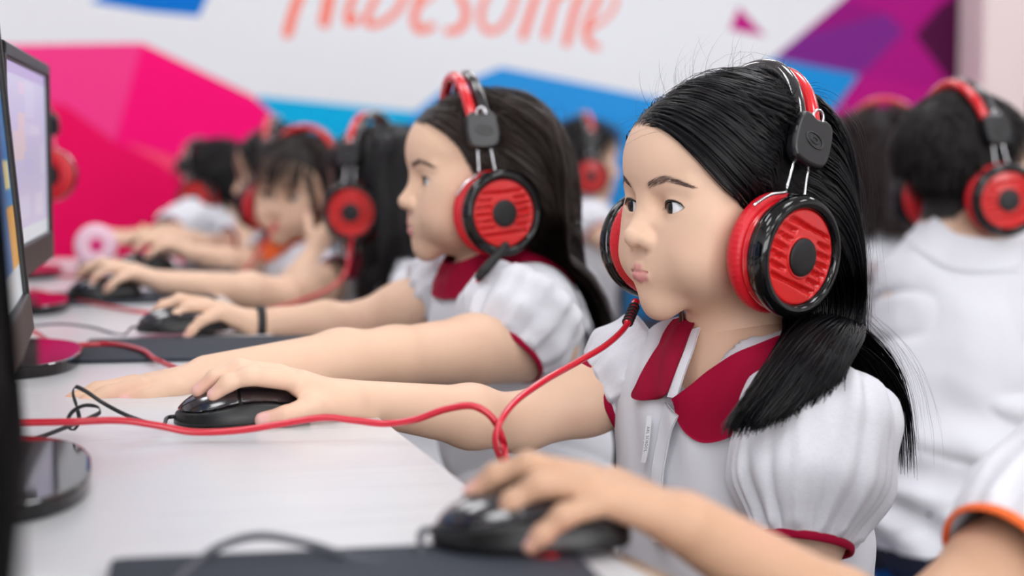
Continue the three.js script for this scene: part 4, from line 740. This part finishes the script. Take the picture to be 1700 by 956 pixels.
// ---------------------------------------------------------------- the other children
const pt = (a) => at(a[0], a[1], a[2]);
function kid(o) {
  const usual = SKIN; if (o.skin) SKIN = o.skin;
  const HC = pt(o.head), sc = o.scale ?? 1, M = headMatrix(HC, o.psi, o.nod ?? 0, o.tilt ?? 0, sc), inv = M.clone().invert(), shL = pt(o.shL), shR = pt(o.shR), A = bodyAxes(shL, shR), hip = pt(o.hip), k = o.k ?? 1, res = o.res ?? 4;
  const nb = A.mid.clone().add(V(0, 0.028, 0)), me = thing('person', o.label, 'person', V(hip.x, 0, hip.z));
  const nl = nb.clone().applyMatrix4(inv).multiplyScalar(1000), head = res < 2 ? makeHead({ res, neck: nl, neckR: [37, 40], mouth: o.mouth ?? 0, open: o.eyes ?? 1 }) : plainHead(res), hg = head.geo; hg.applyMatrix4(M);
  const geos = [hg], S = new Field(); torsoField(S, A, hip, k, 0); S.cone(nb, A.mid, 0.042, 0.05, 0.03); S.cone(V(0, -0.07, -0.014).applyMatrix4(M), nb, 0.036, 0.042, 0.02);
  geos.push(polygonize(S.eval, A.mid.clone().add(V(-0.13, -0.06, -0.13)), A.mid.clone().add(V(0.13, 0.13, 0.13)), 0.006, () => SKIN));
  for (const a of o.arms) {
    const sh = a.left ? shL : shR, el = pt(a.el), wr = pt(a.wr), F = new Field(); arm(F, a.from ? pt(a.from) : sh.clone().lerp(el, 0.12), el, wr, k * (a.fat ?? 1));
    const fwd = a.to ? pt(a.to).sub(wr).normalize() : V(-1, 0, 0.03).normalize(), up0 = a.up ? V(...a.up) : V(0, 1, 0), up = up0.addScaledVector(fwd, -up0.dot(fwd)).normalize(), side = new THREE.Vector3().crossVectors(up, fwd); if (a.left ? a.flip : !a.flip) side.negate();
    const nails = hand(F, wr, fwd, up, side, a.pose ?? GRIP, a.size ?? 0.98), b = boxOf([sh, el, wr, wr.clone().addScaledVector(fwd, 0.125)], 0.045);
    geos.push(limbGeo(F, b.min, b.max, a.res ?? 0.005, nails));
    a.sh = sh; a.W = wr; a.F = fwd;
  }
  worldPart('body', mergeGeometries(geos), skinMat, me);
  if (o.face !== false) faceParts(me, M, head, { gazeYaw: o.gaze ?? 0, simple: res > 1.7, open: o.eyes ?? 1, gazePitch: o.gazePitch ?? 0 });
  // shirt
  const SF = new Field(); torsoField(SF, A, hip, k, 0.009); const sB = SF.eval, wob = o.fold ?? 1;
  const fold = (x, y, z) => wob * (0.0032 * Math.pow(1 - Math.abs(noise3(x * 6 + z * 3 + 5, y * 17 + (x - z) * 5, z * 6)), 5) + 0.005 * fbm(x * 11, y * 7, z * 11) + 0.0035 * Math.sin((y * 60 + (x + z) * 22) + 4 * noise3(x * 8, y * 8, z * 8)) * sstep(A.mid.y - 0.1, A.mid.y - 0.26, y));
  const open = new Field().cone(nb.clone().add(V(0, 0.04, 0)), nb.clone().add(V(0, -0.01, 0)), 0.058, 0.05, 0).eval, closed = (x, y, z) => sB(x, y, z) + fold(x, y, z);
  const bb = boxOf([shL, shR, hip, A.mid], 0.16), shirt = polygonize((x, y, z) => Math.max(closed(x, y, z), -open(x, y, z)), V(bb.min.x, hip.y - 0.03, bb.min.z), bb.max, o.shirtRes ?? 0.006);
  worldPart('shirt', shirt, shirtWhite, me);
  for (const a of o.arms) { if (!a.cuff) continue; const s = sleeve(a.sh.clone().addScaledVector(A.e, a.left ? -0.014 : 0.014).add(V(0, a.rise ?? 0.018, 0)), pt(a.cuff), a.R ?? 0.052, a.rc ?? 0.034, 4 + a.cuff[0] % 7, a.ref ? V(...a.ref) : V(0, 0, 1), 12, a.rTop ?? 0.85); worldPart('sleeve', s.g, shirtWhite, me); worldPart('sleeve_trim', s.band, o.trim ?? maroon, me); }
  if (o.collar) {   // a ring of cloth round the neck
    const ring = (r, y, f) => { const l = []; for (let i = 0; i <= 12; i++) { const a = (i / 12) * Math.PI * 2 + 0.15; l.push(nb.clone().addScaledVector(A.flat, Math.sin(a) * r).addScaledVector(A.f, Math.cos(a) * r * f).add(V(0, y, 0))); } return l; };
    worldPart('collar', flap(ring(o.collarR ?? 0.05, 0.004, 1), ring((o.collarR ?? 0.05) + (o.collarW ?? 0.035), -0.02, 1.05), closed, (u, v) => 0.003 + (o.stand ?? 0.008) * Math.pow(1 - v, 2)), o.collar, me);
  }
  seated(me, A, hip, o.pants ?? navy, o.who);
  // hair
  const HPM = o.hp === false ? null : hpOn(M, 0, -34, o.hpZ ?? 8, o.hpTilt ?? -10, 1, 1), CF = new Field(); headCollision(CF, M); CF.cone(nb, HC, 0.04, 0.05, 0.02); CF.fn((x, y, z) => sB(x, y, z) - 0.001, 0.01); for (const a of o.arms) if (a.cuff) CF.ball(a.sh.clone().add(V(0, -0.02, 0)), 0.05, 0.02);
  worldPart('hair', growHair({ M, hp: HPM, coll: CF.eval, N: 1600, seed: 9, width: 0.0013, ...o.hair(M, A, me) }), o.hairMat ?? hairMat, me);
  if (HPM) o.phones = headphones(o.hpLabel, HPM, { redFront: o.redFront ?? true });
  SKIN = usual;
  return { me, M, A, HPM, nb, phones: o.phones, arms: o.arms };
}
// comb: hair parted at x = p, falling straight; back = how far it is swept behind the ears
const longComb = (p = 0, back = 0.5, low = -0.05) => (q, st) => { const left = st.root.x > p ? 1 : -1, l = sstep(-5, -60, q.y); if (l >= 1) return V(0, 0, low); const top = sstep(45, 90, q.y), v = V(left * lerp(0.05, 0.75, top), lerp(-0.85, -0.3, top), -back * lerp(1.1, 0.8, top)); if (q.z < -20) v.z *= sstep(-70, -20, q.z); return v.multiplyScalar(1.4 * (1 - l)); };
const shortComb = (q) => { const top = sstep(30, 90, q.y); return V(q.x * 0.004, lerp(-0.9, -0.1, top), lerp(-0.1, 0.7, top)).multiplyScalar(1.2); };
const stopY = (y, jit = 0.04) => (st) => (st.fly ? { len: 0.1 + 0.2 * st.r(), y } : { y: y + (st.r() - 0.4) * jit });
const BROWN = { col: [0.026, 0.017, 0.0135], colVar: 0.011 }, BLACK = { col: [0.009, 0.008, 0.009], colVar: 0.004 };
const bangs = (l) => (l.z > 45 ? V(l.x * 0.01, -0.2, 1) : V(Math.sign(l.x) * 0.8, 0.4, -0.1));
const bangComb = (q, st) => { if (st.root.z > 38 && Math.abs(st.root.x) < 42) return V(0, -0.9, q.y > 60 ? 0.9 : 0.1).multiplyScalar(1.4); return longComb(0, 0.25)(q, st); };
const bangStop = (M, y) => (st) => (st.root.z > 38 && Math.abs(st.root.x) < 42 ? { len: 0.05 + st.r() * 0.025 } : { y: y + (st.r() - 0.4) * 0.04 });

const G2 = kid({ skin: [0.79, 0.53, 0.375], who: 'the brown-haired girl in profile', label: 'girl in profile with long brown hair, red headphones and black wrist band', head: [797, 300, 1.86], psi: 75, scale: 0.96, res: 1.6, mouth: 0.9, gaze: -0.1, shL: [905, 512, 1.76], shR: [765, 480, 1.99], hip: [930, 1010, 1.93], collar: maroon, hpTilt: 6, shirtRes: 0.004,
  arms: [{ left: true, el: [655, 592, 1.62], wr: [345, 624, 1.5], to: [130, 657, 1.455], pose: FLATHAND, from: [900, 572, 1.775], cuff: [829, 580, 1.738], R: 0.06, rc: 0.048, ref: [0, 1, 0], fat: 1.12, res: 0.0024, size: 1.04 }, { el: [590, 540, 1.99], wr: [425, 537, 1.955], cuff: [712, 502, 2.0], R: 0.045, rc: 0.034, ref: [0, 1, 0], res: 0.003 }],
  hair: () => ({ ...BROWN, N: 3000, width: 0.00095, fly: 0.02, off: [0.0015, 0.009], comb: longComb(0, 0.75, -0.22), start: (l) => V(Math.sign(l.x) * 0.7, 0.4, -0.3), stop: stopY(at(1020, 560, 1.95).y, 0.06), wave: 0.09 }),
  hpLabel: 'red and black headphones on the brown-haired girl in profile' });
const G3 = kid({ who: 'the black-haired girl turned away', label: 'girl with straight black hair turned away, red headphone cup showing', head: [632, 314, 2.72], psi: 112, shL: [690, 470, 2.66], shR: [600, 455, 2.86], hip: [690, 800, 2.8], collar: maroon, hpTilt: 3, face: false,
  arms: [{ el: [470, 488, 2.56], wr: [272, 468, 2.4], cuff: [560, 462, 2.72], R: 0.045, rc: 0.034, ref: [0, 1, 0] }, { left: true, el: [640, 560, 2.5], wr: [560, 600, 2.6], pose: CUPPED, cuff: [675, 520, 2.62], R: 0.05, ref: [0, 0, 1] }],
  hair: () => ({ ...BLACK, N: 1500, width: 0.0016, comb: longComb(0, 0.35), start: (l) => V(Math.sign(l.x) * 0.7, 0.4, -0.1), stop: stopY(at(640, 500, 2.7).y, 0.05) }), hpLabel: 'red and black headphones on the black-haired girl turned away' });
const K4 = kid({ who: 'the child with orange trim and fringe', label: 'child with fringe and orange-trimmed shirt resting cheek on one hand', head: [500, 318, 3.12], psi: 28, nod: 6, tilt: -6, res: 3, shL: [520, 450, 3.05], shR: [455, 425, 3.3], hip: [540, 720, 3.25], collar: orangeCloth, trim: orangeCloth, hpTilt: -12, collarW: 0.03, gaze: -0.1,
  arms: [{ el: [400, 440, 3.05], wr: [318, 420, 2.98], to: [262, 418, 2.96], cuff: [438, 432, 3.18], R: 0.045, rc: 0.034, ref: [0, 1, 0] }, { left: true, el: [480, 490, 2.92], wr: [520, 420, 2.98], to: [545, 368, 3.02], up: [0.6, 0, 0.8], pose: CUPPED, size: 0.95, cuff: [510, 470, 2.99], R: 0.045, rc: 0.036 }],
  hair: (M) => ({ ...BROWN, N: 1300, width: 0.0016, comb: bangComb, start: bangs, stop: bangStop(M, at(540, 400, 3.1).y) }), hpLabel: 'red headphones over the fringe of the child with orange trim' });
const K5 = kid({ who: 'the child with chin on forearm', label: 'child in profile with black hair, chin propped on a raised forearm', head: [462, 292, 3.5], psi: 92, nod: 5, shL: [470, 420, 3.4], shR: [430, 415, 3.62], hip: [500, 640, 3.6], collar: maroon, hpTilt: -4, gaze: 0,
  arms: [{ left: true, el: [425, 440, 3.36], wr: [405, 372, 3.4], to: [424, 318, 3.43], up: [-0.7, 0, 0.7], pose: CUPPED, size: 0.95, cuff: [452, 428, 3.4], R: 0.045, rc: 0.036 }, { el: [340, 410, 3.5], wr: [262, 398, 3.45], to: [215, 396, 3.42], pose: FLATHAND, cuff: [380, 405, 3.56], R: 0.045, ref: [0, 1, 0] }],
  hair: () => ({ ...BLACK, N: 1200, width: 0.0017, comb: longComb(0, 0.4), start: (l) => V(Math.sign(l.x) * 0.7, 0.4, -0.1), stop: stopY(at(480, 400, 3.5).y, 0.04) }), hpLabel: 'red headphones on the child with chin on forearm' });
const K6 = kid({ who: 'the short-haired child by the mural', label: 'short-haired child at the mural end leaning over folded arms', head: [364, 306, 4.05], psi: 118, nod: 14, shL: [330, 372, 3.92], shR: [372, 378, 4.15], hip: [420, 560, 4.15], hpTilt: 12, face: false,
  arms: [{ left: true, el: [290, 392, 3.8], wr: [230, 392, 3.78], to: [190, 388, 3.78], pose: FLATHAND, cuff: [280, 388, 3.82], R: 0.05, rc: 0.04, ref: [0, 1, 0] }],
  hair: () => ({ ...BLACK, N: 1100, width: 0.0016, comb: shortComb, start: (l) => V(l.x * 0.01, 0.5, 0.2), stop: (st) => ({ len: 0.03 + 0.02 * st.r() }), max: 10 }), hpLabel: 'red headphones on the short-haired child by the mural' });
const B7 = kid({ who: 'the boy seen from behind', label: 'boy seen from behind with short black hair and plain white shirt', head: [1600, 284, 2.42], psi: -110, nod: 6, res: 4, scale: 1.06, shL: [1500, 450, 2.42], shR: [1722, 462, 2.42], hip: [1600, 868, 2.42], k: 1.2, collar: shirtWhite, collarR: 0.047, collarW: 0.022, stand: 0.014, hpTilt: -14, redFront: false, face: false, shirtRes: 0.005, fold: 2.3, trim: shirtWhite,
  arms: [{ el: [1800, 640, 2.6], wr: [1840, 560, 2.8], to: [1880, 555, 2.85], cuff: [1790, 590, 2.58], R: 0.05, rc: 0.042, ref: [0, 0, 1] }, { left: true, el: [1520, 650, 2.62], wr: [1600, 600, 2.8], to: [1650, 595, 2.85], pose: CUPPED, cuff: [1505, 580, 2.5], R: 0.046, rc: 0.04, ref: [0, 0, 1] }],
  hair: () => ({ col: [0.012, 0.01, 0.01], colVar: 0.005, N: 4200, width: 0.0009, off: [0.001, 0.006], comb: shortComb, start: (l) => V(l.x * 0.012, 0.5, l.z * 0.008), stop: (st) => ({ len: st.root.y < -10 ? 0.008 + 0.006 * st.r() : 0.022 + 0.016 * st.r() }), max: 8, step: 0.006, cup: false }), hpLabel: 'red and black headphones on the boy seen from behind' });
const K8 = kid({ who: 'the child facing away beyond the boy', label: 'dark-haired child facing away beyond the boy seen from behind', head: [1466, 266, 3.35], redFront: false, psi: -165, shL: [1420, 410, 3.3], shR: [1560, 412, 3.42], hip: [1500, 760, 3.4], hpTilt: -4, face: false, hair: () => ({ col: [0.018, 0.01, 0.01], colVar: 0.005, N: 1500, width: 0.0016, comb: longComb(0, 0.1), stop: stopY(at(1480, 385, 3.35).y, 0.03) }), arms: [], hpLabel: 'red headphones on the child facing away beyond the boy' });
const K9 = kid({ who: 'the child facing the far monitor', label: 'child facing the far bright monitor beyond the two girls', head: [968, 268, 4.25], psi: -100, nod: 4, shL: [985, 360, 4.4], shR: [960, 362, 4.12], hip: [950, 560, 4.25], hpTilt: -6, face: false, hair: () => ({ ...BLACK, N: 900, width: 0.0018, comb: shortComb, start: (l) => V(l.x * 0.01, 0.5, 0.2), stop: (st) => ({ len: 0.03 + 0.02 * st.r() }), max: 10 }),
  arms: [{ el: [1010, 400, 4.1], wr: [1050, 395, 4.1], to: [1080, 392, 4.1], cuff: [990, 385, 4.1], R: 0.048, ref: [0, 1, 0] }], hpLabel: 'red headphones on the child facing the far bright monitor' });
// the child whose arm reaches in from the side, orange-trimmed sleeve
const K0 = kid({ skin: [0.60, 0.36, 0.235], who: 'the foreground child with orange trim', label: 'foreground child with orange-trimmed white sleeve, bare arm reaching to a mouse', head: [2150, 330, 1.0], psi: 80, res: 4, shL: [2250, 760, 0.88], shR: [1850, 800, 1.06], hip: [2150, 1500, 1.0], trim: orangeCloth,
  arms: [{ el: [1490, 1090, 0.95], wr: [1138, 868, 0.885], to: [910, 862, 0.89], res: 0.0023, cuff: [1672, 940, 0.985], R: 0.05, rc: 0.04, ref: [0, 1, 0], fat: 1.0, size: 0.94 }],
  hair: () => ({ ...BLACK, N: 500, width: 0.003, comb: shortComb, stop: (st) => ({ len: 0.04 }), max: 8 }), hpLabel: 'red headphones on the foreground child with orange trim' });
// ---------------------------------------------------------------- mice, pads, cables
const deskAt = (p, lift = 0) => V(p.x, DESK_Y + lift, p.z);
const underHand = (wr, fwd, lift = 0) => deskAt(wr.clone().addScaledVector(fwd, 0.081), lift);
const turnOf = (fwd) => Math.atan2(fwd.z, -fwd.x);
const P3 = (l, d) => l.map((p) => at(p[0], p[1], p[2] ?? d));
mouse(underHand(G1.wr, G1.fwd), turnOf(G1.fwd), 'black glossy mouse under the hand of the girl with long straight black hair', P3([[268, 706, 1.272], [215, 691, 1.26], [170, 668, 1.26], [140, 648, 1.255], [124, 642, 1.25], [121, 652, 1.25], [129, 680, 1.25], [131, 702, 1.252], [122, 713, 1.25], [112, 704, 1.245], [118, 686, 1.245], [140, 673, 1.245], [163, 676, 1.245], [166, 684, 1.24], [150, 693, 1.235], [110, 709, 1.23], [60, 727, 1.222], [8, 733, 1.215]]), cableBlack);
mousepad(deskAt(onDesk(186, 936)), deskAt(onDesk(934, 903)), deskAt(onDesk(186, 936)).add(deskAt(onDesk(934, 903)).sub(deskAt(onDesk(186, 936))).applyAxisAngle(V(0, 1, 0), -Math.PI / 2).multiplyScalar(0.85)), 'dark cloth mouse pad under the foreground mouse');
const M0 = mouse(underHand(K0.arms[0].W.clone().addScaledVector(K0.arms[0].F, -0.002), K0.arms[0].F, 0.003), turnOf(K0.arms[0].F), 'black mouse with red sensor glow under the bare foreground arm', P3([[690, 935, 0.862], [600, 930, 0.86], [520, 905, 0.865], [430, 890, 0.87], [370, 905, 0.868], [320, 940, 0.845], [280, 985, 0.8]]), cableGrey, 1, 0.0022);
part('sensor_light', new RoundedBoxGeometry(0.012, 0.003, 0.02, 2, 0.001).translate(0.008, 0.0022, 0.018), std(0x400000, 0.4, { emissive: 0xff0a14, emissiveIntensity: 1.6 }), M0);
{ const L = new THREE.PointLight(0xff1018, 0.0006); L.position.copy(M0.position).add(V(0.006, 0.004, 0.034)); L.name = 'sensor_glow'; L.castShadow = true; scene.add(L); }
{ const a = deskAt(onDesk(122, 604)), b = deskAt(onDesk(505, 585)); b.z = a.z + 0.03; b.x = a.x + 0.27; mousepad(a, b, a.clone().add(V(0.02, 0, -0.19)), 'dark slate mouse pad beside the wrist band arm', 0.004); }
mouse(underHand(G2.arms[1].W, G2.arms[1].F, 0.004), turnOf(G2.arms[1].F), 'black mouse under the hand with the black wrist band', P3([[205, 556, 1.93], [150, 543, 1.96], [95, 538, 1.98], [40, 543, 1.97]]), cableGrey);
{ const w = underHand(G3.arms[0].W, G3.arms[0].F), a = V(w.x - 0.09, DESK_Y, w.z + 0.07); mousepad(a, a.clone().add(V(0.24, 0, 0)), a.clone().add(V(0, 0, -0.2)), 'dark mouse pad in front of the black-haired girl turned away'); }
mouse(underHand(G3.arms[0].W, G3.arms[0].F, 0.003), turnOf(G3.arms[0].F), 'black mouse under the hand of the black-haired girl turned away');
{ const w = underHand(K4.arms[0].W, K4.arms[0].F), a = V(w.x - 0.07, DESK_Y, w.z + 0.08); mousepad(a, a.clone().add(V(0.22, 0, 0)), a.clone().add(V(0, 0, -0.18)), 'dark mouse pad in front of the child with orange trim'); }
mouse(underHand(K4.arms[0].W, K4.arms[0].F, 0.003), turnOf(K4.arms[0].F), 'black mouse under the hand of the child with orange trim');

// red headphone leads
const leadA = P3([[1050, 517, 1.42], [1040, 540, 1.4], [1010, 570, 1.36], [960, 600, 1.31], [900, 634, 1.26], [852, 670, 1.225], [827, 708, 1.2], [822, 735, 1.195], [834, 768, 1.195], [842, 782, 1.2], [840, 765, 1.206], [834, 728, 1.208], [815, 691, 1.205], [786, 674, 1.205], [740, 679, 1.21], [690, 696, 1.215], [640, 703, 1.22], [590, 698, 1.222], [540, 693, 1.222], [470, 703, 1.222], [400, 714, 1.222], [320, 717, 1.22], [260, 706, 1.215], [200, 698, 1.21], [120, 700, 1.205], [20, 702, 1.2], [-60, 706, 1.19]]);
partIn(G1.phones, 'cable', tube(leadA, 0.0026, 10, 8), cableRed);
{ const a = at(1053, 510, 1.425), b = at(1041, 537, 1.402), d = b.clone().sub(a), l = d.length(); partIn(G1.phones, 'strain_relief', tube([at(1056, 500, 1.43), a, b], [0.0036, 0.0036, 0.0032], 10, 4), cableRed);
  const rings = []; for (let i = 0; i < 6; i++) { const t = new THREE.TorusGeometry(0.0036, 0.0012, 8, 18); t.applyQuaternion(new THREE.Quaternion().setFromUnitVectors(V(0, 0, 1), d.clone().normalize())); const c = a.clone().addScaledVector(d, i / 5.5); t.translate(c.x, c.y, c.z); rings.push(t); } partIn(G1.phones, 'strain_relief_rings', join(rings), rubberBlack); }
partIn(G2.phones, 'cable', tube([at(800, 450, 1.72), at(770, 520, 1.78), at(700, 600, 1.8), at(500, 640, 1.75), onDesk(330, 622, 0.004), onDesk(262, 598, 0.006), onDesk(232, 580, 0.007), onDesk(180, 571, 0.006), onDesk(105, 573, 0.006), onDesk(52, 549, 0.012), onDesk(0, 530, 0.02)], 0.0028, 10, 8), cableRed);
partIn(G2.phones, 'microphone_boom', tube([at(840, 405, 1.735), at(822, 428, 1.725), at(803, 450, 1.72), at(792, 464, 1.72)], [0.0055, 0.0075, 0.0085, 0.006], 10, 5, 0.6), rubberBlack);
partIn(G3.phones, 'cable', tube([at(585, 395, 2.62), at(560, 470, 2.5), at(420, 520, 2.4), onDesk(250, 519, 0.004), onDesk(180, 508, 0.004), onDesk(110, 494, 0.004), onDesk(50, 480, 0.01)], 0.0026, 8, 8), cableRed);
partIn(K4.phones, 'cable', tube([at(460, 370, 3.05), at(380, 470, 2.9), onDesk(200, 466, 0.004), onDesk(110, 458, 0.004), onDesk(50, 452, 0.01)], 0.0026, 8, 8), cableRed);

// wrist band of the brown-haired girl
{ const w = G2.arms[1].W, el = pt(G2.arms[1].el), d = el.clone().sub(w).normalize(), c = w.clone().addScaledVector(d, 0.004), prof = [[-0.0045, 0.0185], [-0.0045, 0.0202], [0.0045, 0.0208], [0.0045, 0.0192], [-0.0045, 0.0185]].map(([y, r]) => new THREE.Vector2(r, y)), g = new THREE.LatheGeometry(prof, 40); g.applyQuaternion(new THREE.Quaternion().setFromUnitVectors(V(0, 1, 0), d)); g.translate(c.x, c.y, c.z); soloMesh('wrist_band', g, rubberBlack, 'black rubber wrist band on the brown-haired girl', 'wrist band'); }
// pale bracelet of a far child
{ const w = K6.arms[0].W, d = V(1, 0, 0), g = new THREE.TorusGeometry(0.021, 0.005, 10, 32); g.applyQuaternion(new THREE.Quaternion().setFromUnitVectors(V(0, 0, 1), d)); g.translate(w.x + 0.01, w.y, w.z); soloMesh('bracelet', g, std(0xe8e6b0, 0.5), 'pale bracelet on the short-haired child by the mural', 'bracelet'); }
// round pink speaker on a dark foot
{ const c = onDesk(160, 447), o = thing('desk_speaker', 'round pale pink desk speaker with magenta centre on dark foot', 'speaker', c);
  const L = (pr, m, n) => { const g = new THREE.LatheGeometry(pr.map(([r, z]) => new THREE.Vector2(r, z)), 48); g.rotateX(Math.PI / 2); g.translate(0, 0.042, 0); part(n, g, m, o); };
  L([[0, -0.03], [0.028, -0.026], [0.036, -0.006], [0.0375, 0], [0.036, 0.006], [0.026, 0.008], [0.0125, 0.007], [0.01, 0.003]], std(0xfbd3e4, 0.5), 'shell'); L([[0, 0.0085], [0.008, 0.008], [0.0124, 0.0066]], std(0xe21878, 0.5), 'cone');
  part('foot', new RoundedBoxGeometry(0.06, 0.01, 0.045, 3, 0.004).translate(0, 0.005, -0.005), softBlack, o); o.rotation.y = 0.1; }
// headset hung on the far monitor
{ const m = new THREE.Matrix4().compose(V(-0.012, DESK_Y + 0.29 - 0.119, Z1 - 2 * STEP - 0.2), new THREE.Quaternion().setFromEuler(new THREE.Euler(0, 1.1, 0)), V(0.82, 0.82, 0.82)); headphones('spare red and black headphones hung on a monitor edge near the mural', m); }

// ---------------------------------------------------------------- the row of desks on the other side
desk([V(1.5, 0, -1.9), V(2.15, 0, -1.9), V(2.15, 0, -4.7), V(1.5, 0, -4.7)], DESK_Y, 'white desk of the opposite row behind the boy', 'computer desks in the long row');
function farMonitor(x, z, seed, label) { const m = monitor(z, 0.02, label, seed, 0.46, 0.27, 0.035, -1, x); return m; }
farMonitor(1.68, -2.47, 4, 'black monitor with pale blue screen in front of the boy seen from behind');
farMonitor(1.66, -4.42, 7, 'black monitor with bright screen in front of the far child facing right');
renderer.render(scene, camera);
